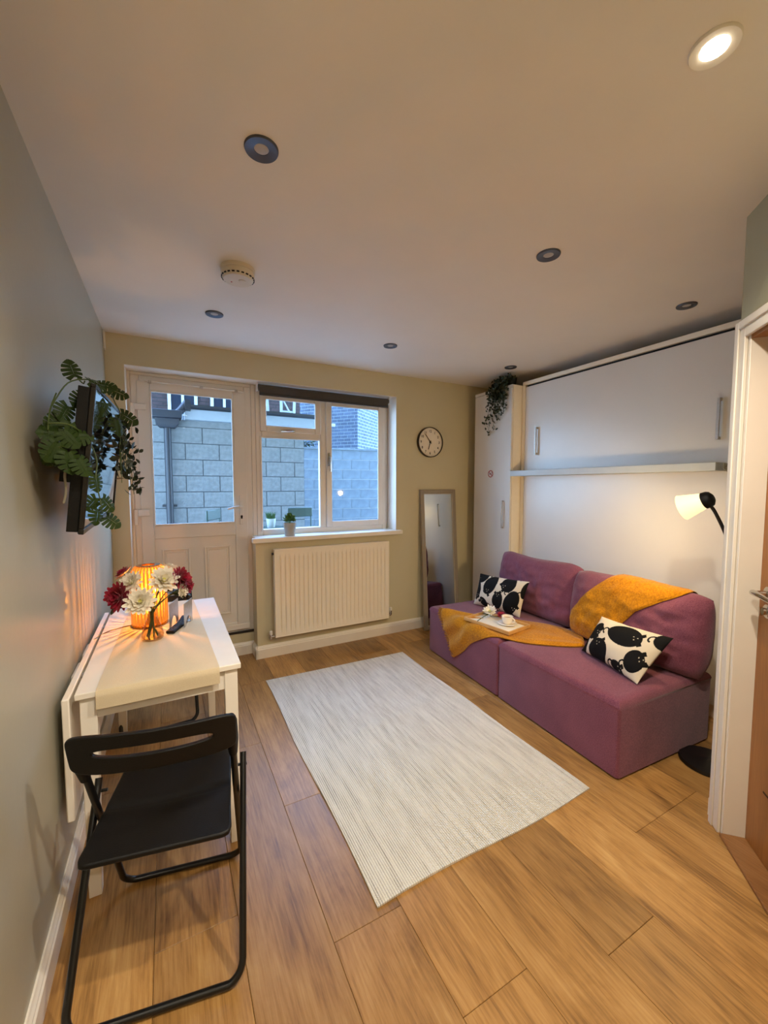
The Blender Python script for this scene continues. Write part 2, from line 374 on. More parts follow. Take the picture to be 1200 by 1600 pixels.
# ---- garden door (door_1)
x0, x1, z0, z1 = OX0+0.022, 0.632, 0.185, OZ1
D1 = part('door_1', MB().frame(x0, x1, z0, z1-0.028, 0.055, YF, YF+0.07).bx(x0, x1, YF+0.004, YF+0.07, z1-0.028, z1).bx(x0-0.022, x0, YF+0.005, YF+0.07, z0, z1), M_upvc, bevel=0.006); struct(D1, 'white plastic half glazed garden door with clear upper pane', 'door')
SX0, SX1, SZ0, SZ1 = x0+0.04, x1-0.045, z0+0.03, z1-0.07
GX0, GX1, GZ0, GZ1 = -0.10, 0.489, 1.132, 2.152
mb = MB()
mb.bx(SX0, GX0, YF-0.012, YF+0.05, SZ0, SZ1).bx(GX1, SX1, YF-0.012, YF+0.05, SZ0, SZ1).bx(GX0, GX1, YF-0.012, YF+0.05, GZ1, SZ1).bx(GX0, GX1, YF-0.012, YF+0.05, 1.03, GZ0).bx(GX0, GX1, YF-0.012, YF+0.05, SZ0, 0.29)
SASH = part('sash', mb, M_upvc, D1, bevel=0.004)
part('glazing_bead', MB().frame(GX0, GX1, GZ0, GZ1, 0.012, YF-0.018, YF-0.004), M_upvc, SASH, bevel=0.003)
part('pane', MB().bx(GX0, GX1, YF+0.012, YF+0.018, GZ0, GZ1), M_glass, SASH)
PANL = part('lower_panel', MB().bx(GX0, GX1, YF+0.0, YF+0.035, 0.29, 1.03), M_upvc, D1)
for a, b in ((-0.055, 0.142), (0.246, 0.445)):
    mb = MB().frame(a, b, 0.37, 0.945, 0.012, YF-0.010, YF+0.002).frame(a+0.022, b-0.022, 0.392, 0.923, 0.008, YF-0.006, YF+0.002).bx(a+0.03, b-0.03, YF-0.004, YF+0.002, 0.40, 0.915)
    part('raised_moulding', mb, M_upvc, PANL, bevel=0.003)
part('weather_bar', MB().bx(SX0, SX1, YF-0.03, YF-0.012, 0.225, 0.275), M_upvc, D1, bevel=0.008)
part('sill_strip', MB().bx(x0, x1, YF-0.012, YF-0.001, 0.186, 0.205), mat('dark_gap_seal', '#241d18', 0.7, var=0.1), D1)
for zz, hh in ((2.02, 0.05), (1.232, 0.055)):
    h = part('hinge', MB().bx(x0-0.004, x0+0.022, YF-0.022, YF-0.001, zz-0.09, zz+0.03).bx(x0+0.022, x0+0.098, YF-0.030, YF-0.012, zz-hh/2+0.005, zz+hh/2), M_upvc, D1, bevel=0.004)
HX = 0.538
HP = part('handle_plate', MB().bx(HX-0.015, HX+0.015, YF-0.021, YF-0.0122, 1.115, 1.365), M_upvc, D1, bevel=0.005)
part('handle', MB().tube([(HX, YF-0.015, 1.262), (HX, YF-0.055, 1.262), (HX-0.02, YF-0.062, 1.262), (HX-0.07, YF-0.06, 1.260), (HX-0.112, YF-0.056, 1.250)], [0.010, 0.010, 0.010, 0.009, 0.008], 10), M_upvc, HP)
part('keyhole', MB().lathe([(0.009, 0), (0.009, 0.003)], 14, Matrix.Translation((HX, YF-0.0205, 1.185)) @ Matrix.Rotation(R(90), 4, 'X')).bx(HX-0.007, HX+0.007, YF-0.0235, YF-0.0212, 1.165, 1.185), M_blackmetal, HP, label='dark metal key cylinder')

# ---- window (window_1)
x0, x1, z0, z1 = 0.668, 1.925, 1.012, 2.284
WX = 1.275
mb = MB().frame(x0, x1, z0, z1, 0.05, YF, YF+0.07).bx(x0-0.035, x0, YF+0.005, YF+0.07, z0, z1).bx(WX-0.035, WX+0.035, YF, YF+0.07, z0+0.05, z1-0.05).bx(x0+0.05, WX-0.035, YF, YF+0.07, 1.855, 1.925).bx(x1, OX1, YF+0.01, YF+0.07, z0, z1)
W1 = part('window_1', mb, M_upvc, bevel=0.005); struct(W1, 'white plastic window with three panes over the radiator', 'window')
mb = MB(); mb.frame(0.705, 1.238, 1.90, 2.222, 0.052, YF-0.016, YF-0.001); part('vent_sash', mb, M_upvc, W1, bevel=0.005)
mb = MB(); mb.frame(1.29, 1.878, 1.055, 2.222, 0.055, YF-0.016, YF-0.001); part('side_sash', mb, M_upvc, W1, bevel=0.005)
mb = MB(); mb.frame(0.70, 1.245, 1.045, 1.862, 0.016, YF-0.008, YF+0.012); part('glazing_bead', mb, M_upvc, W1, bevel=0.003)
for a, b, c, d in ((0.718, 1.24, 1.90, 2.212), (0.718, 1.24, 1.06, 1.855), (1.31, 1.875, 1.06, 2.212)):
    part('pane', MB().bx(a, b, YF+0.014, YF+0.020, c, d), M_glass, W1)
mb = MB().bx(0.90, 1.0, YF-0.026, YF-0.016, 1.908, 1.922).tube([(0.985, YF-0.026, 1.915), (0.985, YF-0.05, 1.915), (0.95, YF-0.052, 1.912), (0.87, YF-0.045, 1.908)], 0.007, 8)
part('sash_handle', mb, M_chrome, W1, label='chrome vent handle')
mb = MB().bx(1.305, 1.322, YF-0.026, YF-0.016, 1.62, 1.74).tube([(1.314, YF-0.026, 1.70), (1.314, YF-0.05, 1.70), (1.314, YF-0.052, 1.66), (1.318, YF-0.045, 1.57)], 0.007, 8)
part('sash_handle', mb, M_chrome, W1, label='chrome casement handle')
part('window_sill', MB().bx(0.59, 1.9945, YB-0.045, YB-0.0005, 0.974, 1.012).bx(0.622, OX1-0.001, YB-0.002, YF-0.001, 0.974, 1.012), M_white, W1, bevel=0.005)

# ------------------------------------------------------------------ ceiling fittings
def downlight(x, y, label, lit=False):
    t = thing('ceiling_downlight', label, 'light', (x, y, CZ), 0, 'round ceiling downlights')
    r = 0.05
    part('rim', MB().lathe([(0.022, -0.001), (0.0225, -0.0035), (0.036, -0.0055), (r, -0.007), (r+0.002, -0.003), (r+0.002, 0.0), (0.022, 0.0)], 36, cap0=False, cap1=False), M_white if lit else M_gunmetal, t)
    part('bulb', MB().lathe([(0.001, -0.0030), (0.019, -0.0030), (0.0222, -0.002), (0.0222, -0.0005)] if not lit else [(0.001, -0.0065), (0.024, -0.006), (0.029, -0.0052), (0.029, -0.0005)], 24), emis('lit_bulb', (1, 0.88, 0.66), 60.0) if lit else mat('frosted_bulb', '#b4aca2', 0.3, var=0.05), t)
    if lit:
        l = bpy.data.lights.new('downlight_lamp', 'SPOT'); l.energy = LIT_SPOT_W; l.color = WARM; l.spot_size = R(150); l.spot_blend = 0.9; l.shadow_soft_size = 0.03
        lo = bpy.data.objects.new('lamp', l); COL.objects.link(lo); lo.parent = t; lo.location = (0, 0, -0.03)
    return t
downlight(0.289, 1.352, 'large grey ringed downlight nearest the left wall, unlit')
downlight(0.283, 2.73, 'unlit grey downlight beyond the smoke alarm, above the garden door')
downlight(1.502, 2.712, 'unlit grey downlight above the window and radiator')
downlight(1.556, 1.33, 'unlit grey downlight at mid ceiling over the rug')
downlight(2.69, 1.307, 'unlit grey downlight close to the wall bed top')
downlight(2.705, 2.69, 'unlit dark downlight just above the trailing plant')
downlight(1.183, 0.541, 'glowing white downlight, the only lit one in view', True)
downlight(0.25, 0.35, 'lit ceiling downlight over the viewer', True)
downlight(0.3, -1.1, 'lit ceiling downlight behind the viewer', True)
t = thing('smoke_alarm', 'round white smoke alarm on the ceiling near the left downlights', 'smoke alarm', (0.331, 2.125, CZ))
M_alarm = mat('aged_white_plastic', '#d8cdb8', 0.4, var=0.03)
part('base', MB().lathe([(0.058, 0), (0.058, -0.012), (0.055, -0.014)], 36), M_alarm, t)
part('cover', MB().lathe([(0.054, -0.014), (0.056, -0.018), (0.055, -0.034), (0.048, -0.044), (0.03, -0.047), (0.001, -0.047)], 36), M_alarm, t)
mb = MB()
for k in range(22):
    a = 2*PI*k/22; mb.box((0.0535, 0, -0.036), (0.004, 0.009, 0.004), Matrix.Rotation(a, 4, 'Z'))
part('vent_slot', mb, M_black, t)
part('test_button', MB().lathe([(0.012, -0.046), (0.012, -0.049), (0.009, -0.050)], 20, Matrix.Translation((0.012, -0.01, 0))), M_alarm, t)
part('indicator', MB().ell((-0.02, 0.012, -0.047), (0.003, 0.003, 0.002), 8, 6), mat('red_led', '#a8281c', 0.3), t)

t.scale = (1.38, 1.38, 1.25)

# ------------------------------------------------------------------ wardrobe and wall bed
X1, X2 = 2.80, 2.925
YC0, YC1, CT = 2.757, 3.262, 2.366
t = thing('wardrobe', 'tall narrow white wardrobe between the mirror and the wall bed', 'wardrobe', (X1, (YC0+YC1)/2, 0))
w2 = (YC1-YC0)/2
part('carcass', MB().bx(0.02, 0.55, -w2, w2, 0.0, CT), M_cabedge, t, bevel=0.002)
DR = part('door', MB().bx(0.0, 0.0195, -w2+0.004, w2-0.002, 0.06, CT-0.032), M_cab, t, bevel=0.0015)
mb = MB().box((-0.022, -w2+0.085, 1.17), (0.010, 0.012, 0.26)).box((-0.011, -w2+0.085, 1.295), (0.022, 0.012, 0.012)).box((-0.011, -w2+0.085, 1.045), (0.022, 0.012, 0.012))
part('handle', mb, M_steel, DR, bevel=0.002, label='brushed steel bar handle')
part('top_rail', MB().bx(0.0, 0.0195, -w2, w2, CT-0.028, CT), M_cab, t, bevel=0.0015)
t = thing('no_smoking_sticker', 'small round red no smoking sticker on the wardrobe door', 'sign', (X1-0.0012, 3.02, 1.557))
RY = Matrix.Rotation(R(-90), 4, 'Y')
part('backing', MB().lathe([(0.034, 0.0), (0.034, 0.0006)], 32, RY), mat('sticker_white', '#d9d0cc', 0.5, var=0.02), t)
mb = MB().lathe([(0.027, 0.0007), (0.035, 0.0007), (0.035, 0.0012), (0.027, 0.0012), (0.027, 0.0007)], 32, RY, False, False)
mb.box((-0.0010, 0, 0), (0.0005, 0.058, 0.007), Matrix.Rotation(R(45), 4, 'X'))
part('prohibition_ring', mb, mat('sticker_red', '#9c2a2a', 0.5, var=0.05), t)
mb = MB().box((-0.0008, 0.002, -0.002), (0.0005, 0.036, 0.006)).box((-0.0008, -0.013, 0.010), (0.0005, 0.003, 0.012)).box((-0.0008, -0.018, 0.012), (0.0005, 0.003, 0.010))
part('cigarette_symbol', mb, mat('sticker_black', '#1c1616', 0.5), t)

t = thing('wall_bed', 'wide white folded wall bed with grey shelf rail behind the sofa', 'bed', (X2, 1.85, 0))
YN, YFr = 1.02-1.85, 2.752-1.85
part('carcass', MB().bx(0.024, 0.42, YN-0.03, YFr, 0.0, 2.36).bx(0.0, 0.42, YN-0.03, YFr, 2.362, 2.395), M_cabedge, t, bevel=0.002)
part('side_edge', MB().bx(-0.002, 0.022, YFr-0.034, YFr, 0.0, 2.36), M_cabedge, t, bevel=0.0015)
FP = part('front_panel', MB().bx(0.0, 0.022, YN, YFr-0.038, 0.09, 2.342), M_cab, t, bevel=0.0015)
part('gap_shadow', MB().bx(0.0225, 0.0238, YN, YFr-0.035, 0.10, 2.361), M_black, t)
for yy, zz, dz in ((2.57, 1.84, 0.245), (1.212, 1.84, 0.245)):
    mb = MB().box((-0.026, yy-1.85, zz), (0.010, 0.016, dz)).box((-0.013, yy-1.85, zz+dz/2-0.008), (0.026, 0.016, 0.016)).box((-0.013, yy-1.85, zz-dz/2+0.008), (0.026, 0.016, 0.016))
    part('handle', mb, M_steel, FP, bevel=0.002, label='brushed steel bar handle')
part('shelf_rail', MB().bx(X1-X2-0.012, -0.001, 1.165-1.85, 2.762-1.85-0.008, 1.528, 1.578), mat('pale_grey_board', '#b9bdbb', 0.4, var=0.02), t, bevel=0.003, label='pale grey shelf board')
mb = MB().prism([(-0.11, 0.0), (-0.001, 0.0), (-0.001, -0.07), (-0.05, -0.05), (-0.11, -0.03)], 1.136-1.85, 1.142-1.85)
# bracket plate drawn in x,z then stood up
bm = mb.b
for v in bm.verts: v.co = Vector((v.co.x, v.co.z, 1.57 + v.co.y))
mb.cyl((-0.085, 1.136-1.85, 1.553), (-0.085, 1.131-1.85, 1.553), 0.006, 10).cyl((-0.03, 1.136-1.85, 1.548), (-0.03, 1.131-1.85, 1.548), 0.006, 10)
part('pivot_bracket', mb, mat('satin_nickel', '#8f8a78', 0.4, 0.7), t, bevel=0.001, label='nickel pivot bracket')
part('corner_catch', MB().bx(-0.004, -0.0005, 1.035-1.85, 1.06-1.85, 2.30, 2.335), M_steel, t)

# ------------------------------------------------------------------ clock
t = thing('wall_clock', 'round white wall clock with black rim on the sage wall', 'clock', (2.325, YB-0.001, 1.873))
RX = Matrix.Rotation(R(90), 4, 'X')
part('rim', MB().lathe([(0.142, 0.0), (0.149, 0.0), (0.150, 0.025), (0.146, 0.032), (0.142, 0.030)], 56, RX, True, False), mat('clock_rim_black', '#2b2018', 0.35), t)
part('dial', MB().lathe([(0.001, 0.014), (0.143, 0.014)], 48, RX, False, False), mat('clock_dial', '#e4d9c6', 0.5, var=0.01), t)
cu = bpy.data.curves.new('numeral_text', 'FONT'); cu.align_x = 'CENTER'; cu.align_y = 'CENTER'; cu.size = 0.034; cu.extrude = 0.0004; cu.offset = 0.0006
tmp = bpy.data.objects.new('numeral_text', cu); COL.objects.link(tmp)
M_ink = mat('clock_ink', '#2a2018', 0.5)
for k in range(1, 13):
    cu.body = str(k); bpy.context.view_layer.update()
    dg = bpy.context.evaluated_depsgraph_get(); me = bpy.data.meshes.new_from_object(tmp.evaluated_get(dg)); me.materials.clear(); me.materials.append(M_ink)
    a = R(30*k); o = link('numeral', me, t, (math.sin(a)*0.108, -0.0148, math.cos(a)*0.108), (R(90), 0, 0))
bpy.data.objects.remove(tmp)
mb = MB()
for k in range(60):
    a = R(6*k); mb.box((0, -0.0146, 0.130), (0.0012, 0.0004, 0.006 if k % 5 else 0.010), Matrix.Rotation(a, 4, 'Y'))
part('minute_marks', mb, M_ink, t)
def hand(ang, ln, w, y):
    M = Matrix.Rotation(R(ang), 4, 'Y'); return MB().bx(-w/2, w/2, y-0.001, y, -0.018, ln, M)
part('hour_hand', hand(198, 0.075, 0.007, -0.018), M_ink, t)
part('minute_hand', hand(-39, 0.098, 0.006, -0.021), M_ink, t)
part('hand_hub', MB().lathe([(0.008, 0.014), (0.008, 0.023), (0.004, 0.025)], 16, RX), M_ink, t)

# ------------------------------------------------------------------ mirror (leans on back wall)
t = thing('standing_mirror', 'tall narrow grey framed mirror leaning on the wall beside the wardrobe', 'mirror', (2.42, YB-0.115, 0.0))
t.rotation_euler = (R(-4.1), 0, 0)
M_mf = mat('taupe_mirror_frame', '#8d8171', 0.4, var=0.05)
part('frame', MB().frame(-0.215, 0.215, 0.002, 1.405, 0.038, -0.014, 0.014), M_mf, t, bevel=0.003)
part('inner_lip', MB().frame(-0.179, 0.179, 0.038, 1.369, 0.010, -0.008, 0.004), mat('mirror_lip', '#b1a48f', 0.4), t, bevel=0.002)
part('mirror_glass', MB().bx(-0.178, 0.178, -0.003, 0.001, 0.04, 1.368), mat('mirror_silver', '#dfe3e0', 0.015, 1.0), t)
part('back_board', MB().bx(-0.178, 0.178, 0.002, 0.012, 0.04, 1.368), M_black, t)

# ------------------------------------------------------------------ radiator
t = thing('radiator', 'cream ribbed panel radiator under the window', 'radiator', (1.287, YB, 0))
RXW, RZ0, RZ1 = 0.532, 0.18, 0.915
def radf(u, v):
    x = -RXW + 2*RXW*u; z = RZ0 + (RZ1-RZ0)*v
    n = 26; d = 0.0
    e = min(z-RZ0-0.045, RZ1-0.05-z); side = min(x+RXW-0.025, RXW-0.025-x)
    if e > 0 and side > 0:
        ph = (x+RXW-0.025)/(2*RXW-0.05)*n; f = ph - math.floor(ph)
        q = abs(f-0.5)/0.24
        g = 0.5+0.5*math.cos(PI*min(1, q))
        d = 0.013*g*min(1, e/0.018)
    return (x, -0.082 + d, z)
mb = MB().grid(radf, 364, 40)
part('front_panel', mb, M_rad, t)
part('panel_rim', MB().bx(-RXW, RXW, -0.084, -0.072, RZ0, RZ0+0.01).bx(-RXW, RXW, -0.084, -0.072, RZ1-0.01, RZ1).bx(-RXW-0.004, -RXW+0.004, -0.085, -0.03, RZ0, RZ1).bx(RXW-0.004, RXW+0.004, -0.085, -0.03, RZ0, RZ1), M_rad, t, bevel=0.003)
mb = MB().bx(-RXW, RXW, -0.084, -0.028, RZ1-0.002, RZ1+0.003)
for k in range(34): mb.box((-RXW+0.03+k*0.0312, -0.055, RZ1+0.0035), (0.020, 0.034, 0.002))
part('top_grille', mb, M_rad, t)
part('back_plate', MB().bx(-RXW+0.01, RXW-0.01, -0.04, -0.028, RZ0+0.01, RZ1-0.01), M_rad, t)
for sx in (-0.35, 0.35): part('wall_bracket', MB().bx(sx-0.015, sx+0.015, -0.028, -0.001, RZ0+0.03, RZ1-0.03), M_rad, t)
def valve(sg, x, z, hgt):
    v = part('valve', MB().cyl((sg*(RXW-0.01), -0.055, z-hgt*0.3), (x, -0.055, z-hgt*0.3), 0.010, 12).cyl((x, -0.055, z-hgt*0.55), (x, -0.055, z), 0.012, 14).tube([(x, -0.055, z-hgt*0.5), (x, -0.055, z-hgt*0.62), (x, -0.04, z-hgt*0.7), (x, -0.001, z-hgt*0.7)], 0.008, 10), M_chrome, t, label='chrome radiator valve')
    part('valve_cap', MB().lathe([(0.013, 0), (0.014, 0.004), (0.013, 0.028), (0.009, 0.032)], 16, Matrix.Translation((x, -0.055, z))), M_upvc, v, label='white valve cap')
valve(1, RXW+0.035, 0.245, 0.07); valve(-1, -RXW-0.035, 0.205, 0.06)
part('bleed_plug', MB().cyl((-RXW-0.018, -0.055, RZ1-0.035), (-RXW+0.002, -0.055, RZ1-0.035), 0.010, 10), M_blackmetal, t)

# ------------------------------------------------------------------ blind and curtain wire
t = thing('roller_blind', 'rolled up dark grey roller blind over the window', 'blind', (1.282, YB+0.075, 2.245))
part('fabric_roll', MB().lathe([(0.027, -0.61), (0.027, 0.61)], 20, Matrix.Rotation(R(90), 4, 'Y')).bx(-0.60, 0.60, -0.027, -0.024, -0.05, 0.0), fabric('charcoal_blind', '#3c3a3c', '#55524f', bump=0.2), t)
part('bottom_bar', MB().bx(-0.60, 0.60, -0.031, -0.020, -0.066, -0.044), mat('blind_bar', '#2d2c2e', 0.4), t, bevel=0.004)
for sx in (-1, 1): part('bracket', MB().bx(sx*0.612-0.004, sx*0.612+0.004, -0.022, 0.024, -0.03, 0.038), M_upvc, t, bevel=0.003, label='white end bracket')
t = thing('net_curtain_rod', 'thin white curtain rod across the top of the garden door', 'curtain rod', (0.205, YF-0.027, 2.212))
part('rod', MB().cyl((-0.365, 0, 0.004), (0.365, 0, -0.003), 0.007, 10), M_upvc, t)
for k, xx in enumerate((-0.30, 0.05, 0.31)): part('rod_hook', MB().bx(xx-0.012, xx+0.012, -0.008, 0.0095, -0.012, 0.007), M_steel, t, bevel=0.002)
rg = MB().tube([(0.009*math.cos(a*PI/4), 0, 0.009*math.sin(a*PI/4)) for a in range(8)], 0.0016, 5, closed=True).mesh('curtain_ring', M_upvc)
for xx in [-0.36+0.012*k for k in range(7)] + [0.0+0.014*k for k in range(9)] + [0.32+0.012*k for k in range(4)]: link('curtain_ring', rg, t, (xx, 0, 0), (0, 0, R(90)))

# ------------------------------------------------------------------ plant on sill
def pot_plant(name, label, loc, r, h, potm, spiky, green):
    t = thing(name, label, 'plant', loc)
    part('pot', MB().lathe([(r*0.78, 0), (r*0.8, 0.003), (r, h), (r*0.93, h), (r*0.9, h-0.012)], 28), potm, t)
    part('soil', MB().lathe([(0.001, h-0.014), (r*0.91, h-0.014)], 20, None, False, False), mat('potting_soil', '#20160f', 0.95, var=0.3, bump=1, bscale=90), t)
    mb = MB()
    if spiky:
        for k in range(90):
            a = random.random()*2*PI; q = r*0.8*math.sqrt(random.random()); ln = h*random.uniform(0.6, 0.95); d = Vector((math.cos(a)*random.uniform(0, .45), math.sin(a)*random.uniform(0, .45), 1))
            p = Vector((math.cos(a)*q, math.sin(a)*q, h-0.012)); mb.tube([p, p+d*ln*0.5, p+d*ln+Vector((d.x, d.y, 0))*ln*0.3], [0.004, 0.003, 0.0005], 4)
    else:
        for k in range(150):
            a = random.random()*2*PI; e = random.uniform(0.1, 1.5); d = Vector((math.cos(a)*math.cos(e), math.sin(a)*math.cos(e), abs(math.sin(e))))
            c = Vector((0, 0, h+0.008)) + Vector((d.x*r*0.95, d.y*r*0.95, d.z*h*0.62))*random.uniform(.45, 1)
            leaf_into(mb, c, d + Vector((0, 0, 0.4)), random.uniform(0.022, 0.032), 0.75)
        for k in range(14):
            a = random.random()*2*PI; q = random.uniform(0, r*0.7); mb.tube([(0, 0, h-0.015), (math.cos(a)*q, math.sin(a)*q, h+random.uniform(0.02, h*0.55))], 0.0015, 4)
    part('foliage', mb, green, t)
    return t
def leaf_into(mb, c, d, ln, wr=0.5, cup=0.15):
    """small pointed leaf centred at c lying along d"""
    d = Vector(d).normalized(); sd = d.cross(Vector((random.uniform(-1, 1), random.uniform(-1, 1), random.uniform(-.4, 1))))
    if sd.length < 1e-3: sd = d.orthogonal()
    sd.normalize(); n = d.cross(sd)
    pts = [(-.5, 0, 0), (-.2, .36, .12), (.15, .42, .14), (.5, 0, 0), (.15, -.42, .14), (-.2, -.36, .12)]
    vs = [mb.b.verts.new(Vector(c) + d*ln*x + sd*ln*wr*y + n*ln*z*cup*4) for x, y, z in pts]
    mb.b.faces.new((vs[0], vs[1], vs[2], vs[3])); mb.b.faces.new((vs[0], vs[3], vs[4], vs[5]))
M_pot = mat('grey_pot', '#a4a6a0', 0.5, var=0.05)
pot_plant('potted_plant', 'small bushy green plant in grey pot on the window sill', (0.913, YB+0.035, 1.0125), 0.054, 0.112, M_pot, False, mat('bushy_green', '#4f7a3a', 0.5, var=0.4, vscale=60))

# ------------------------------------------------------------------ sofa
SO = Vector((1.89, 1.121, 0)); SA = R(-3.12); SLEN = 1.76
SOFA = thing('sofa', 'plum two module sofa without arms in front of the wall bed', 'sofa', SO, SA)
MSO = Matrix.Translation(SO) @ Matrix.Rotation(SA, 4, 'Z')
def seat(y0, y1):
    mb = MB(); mb.bx(0, 0.785, y0+0.002, y1-0.002, 0.012, 0.397)
    b = mb.b; b.normal_update()
    up = [e for e in b.edges if all(v.co.z > 0.3 for v in e.verts)]
    bmesh.ops.bevel(b, geom=up, offset=0.048, segments=6, profile=0.55, affect='EDGES')
    vt = [e for e in b.edges if abs(e.verts[0].co.z - e.verts[1].co.z) > 0.2]
    bmesh.ops.bevel(b, geom=vt, offset=0.018, segments=3, profile=0.5, affect='EDGES')
    return part('seat', mb, M_purple, SOFA)
seat(0, 0.868); seat(0.868, SLEN)
for y in (0.08, 0.80, 0.95, 1.68):
    for x in (0.08, 0.70): part('glide', MB().cyl((x, y, 0), (x, y, 0.02), 0.02, 10), M_black, SOFA)
class Cush:
    def __init__(s, y0, y1, xb, zb, h, lean, T, seed):
        s.yc = (y0+y1)/2; s.w = (y1-y0)/2; s.xb = xb; s.zb = zb; s.h = h; s.lean = lean; s.T = T; s.seed = seed
    def pt(s, u, v, side, off=0.0):
        """u,v in -1..1 across and up; side -1 front, +1 back"""
        au, av = min(1, abs(u)), min(1, abs(v))
        prof = (max(0, 1-au**5))**0.45 * (max(0, 1-av**4))**0.5
        t = s.T*prof*(1.0 - 0.18*v) + off
        wr = 0.012*noise.noise(Vector((u*3.1+s.seed, v*3.7, side))) + 0.007*noise.noise(Vector((u*9+s.seed, v*5, side*2)))
        wr *= prof
        # corner gathers
        cg = max(0, au-0.7)*max(0, av-0.55)*8
        wr += 0.006*math.sin(u*38+v*11+s.seed)*cg*prof
        shrink = 1 - 0.03*av**3
        y = s.yc + s.w*u*shrink
        hz = s.h*(v+1)/2
        sag = -0.014*(1-au*au)*max(0, v)*0.6 + 0.012*math.sin(u*4+s.seed)*max(0, v)*0.5
        sag -= 0.026*(max(0, au-0.72)/0.28)**2*max(0, v)**2
        y -= math.copysign(0.03*max(0, -v)**3*max(0, au-.5)*2, u)
        x = s.xb + side*(t) + wr*side + math.tan(s.lean)*hz
        return Vector((x, y, s.zb + hz + sag))
    def build(s):
        mb = MB(); nu, nv = 70, 46
        f = lambda side: (lambda a, b: s.pt(a*2-1, b*2-1, side))
        mb.grid(f(-1), nu, nv); mb.grid(f(1), nu, nv)
        return part('back_cushion', mb, M_purple, SOFA, weld=True)
CN = Cush(-0.06, 0.80, 0.615, 0.391, 0.468, R(5), 0.115, 1.3)
CF = Cush(0.765, 1.615, 0.67, 0.391, 0.470, R(3), 0.095, 4.2)
CN.build(); CF.build()

# ------------------------------------------------------------------ mustard throw
TH = thing('throw_blanket', 'mustard yellow knitted throw draped across the sofa seat and back', 'blanket', SO, SA)
def seat_pt(s_, t_, off):
    zt = 0.397; r = 0.045
    if s_ >= r: return Vector((s_, t_, zt + off))
    a = (r - s_)/r
    if a <= PI/2: return Vector((r - (r+off)*math.sin(a), t_, zt - r + (r+off)*math.cos(a)))
    return Vector((-off, t_, zt - r - (r - s_ - r*PI/2)))
secF = cr([(.43, .545, 0), (.345, .575, 0), (.22, .66, 0), (.10, .775, 0), (.00, .98, 0), (-.10, 1.15, 0), (-.20, 1.25, 0), (-.285, 1.36, 0)], 10)
secB = cr([(.50, .60, 0), (.58, .70, 0), (.59, .80, 0), (.55, .94, 0), (.43, 1.10, 0), (.30, 1.23, 0), (.19, 1.36, 0), (.05, 1.60, 0)], 10)
NS = len(secF)-1
def thr(lay):
    def f(u, v):
        i = u*NS; k = min(NS-1, int(i)); q = i-k
        a = secF[k].lerp(secF[k+1], q); b = secB[k].lerp(secB[k+1], q)
        p = a.lerp(b, v)
        fold = 0.012*math.sin(v*17 + u*5)*(0.15+u**3) + 0.006*noise.noise(Vector((u*7, v*5, 3)))
        edge = min(1.0, min(v, 1-v)*9, (1-u)*30 + 0.35, u*12+0.05)
        return seat_pt(p.x, p.y, 0.003 + lay*(0.006 + (0.010+fold+0.004)*max(0, edge)))
    return f
mb = MB().grid(thr(1), 110, 40).grid(thr(0.05), 110, 40)
part('seat_fold', mb, M_mustard, TH)
# fringe at the hanging end
mb = MB()
for k in range(46):
    v = k/45; p = secF[NS].lerp(secB[NS], v); a = seat_pt(p.x, p.y, 0.010); 
    d = Vector((secF[NS]-secF[NS-3])).normalized(); dirp = Vector((d.x*0.5, d.y*1.0, 0))
    q = seat_pt(p.x + random.uniform(-.008, .004) - 0.012, p.y + random.uniform(0.030, 0.050), 0.008)
    mb.tube([a, a.lerp(q, .5) + Vector((-.003, 0, .002)), q], [0.0034, 0.0032, 0.002], 5)
part('fringe', mb, M_mustard, TH)
# band over the near back cushion
LF = [(-1.0, .80), (-.8, .79), (-.2, .735), (.3, .655), (.7, .575), (.93, .52), (1.0, .50)]
RT = [(-1.0, .555), (-.8, .51), (-.2, .375), (.3, .285), (.7, .16), (.93, .07), (1.0, .045)]
def interp(T, v):
    for (a, x), (b, y) in zip(T, T[1:]):
        if v <= b: return x + (y-x)*(v-a)/(b-a)
    return T[-1][1]
def band(lay):
    def f(a, b):
        # a 0..1 up the front then over the top to the back
        if a < 0.8: v = -1 + 2*(a/0.8)**0.9; side = -1
        else: v = 1 - (a-0.8)/0.2*0.5; side = 1
        vv = v if side < 0 else 1.0
        yl, yr = interp(LF, vv), interp(RT, vv)
        y = yl + (yr-yl)*b
        u = max(-.995, min(.995, (y - CN.yc)/CN.w))
        edge = min(1, min(b, 1-b)*14 + .15)
        off = lay*(0.004 + 0.009*edge + 0.003*noise.noise(Vector((a*9, b*9, 7)))) + 0.002
        p = CN.pt(u, v, side, off)
        e = max(0, min(1, (abs(v)-0.86)/0.14)); p.z += e*off*(1 if v > 0 else 0.7)
        if v < -0.9: p.z = max(p.z, 0.402)
        return p
    return f
part('back_fold', MB().grid(band(1), 90, 50).grid(band(0.05), 90, 50), M_mustard, TH)

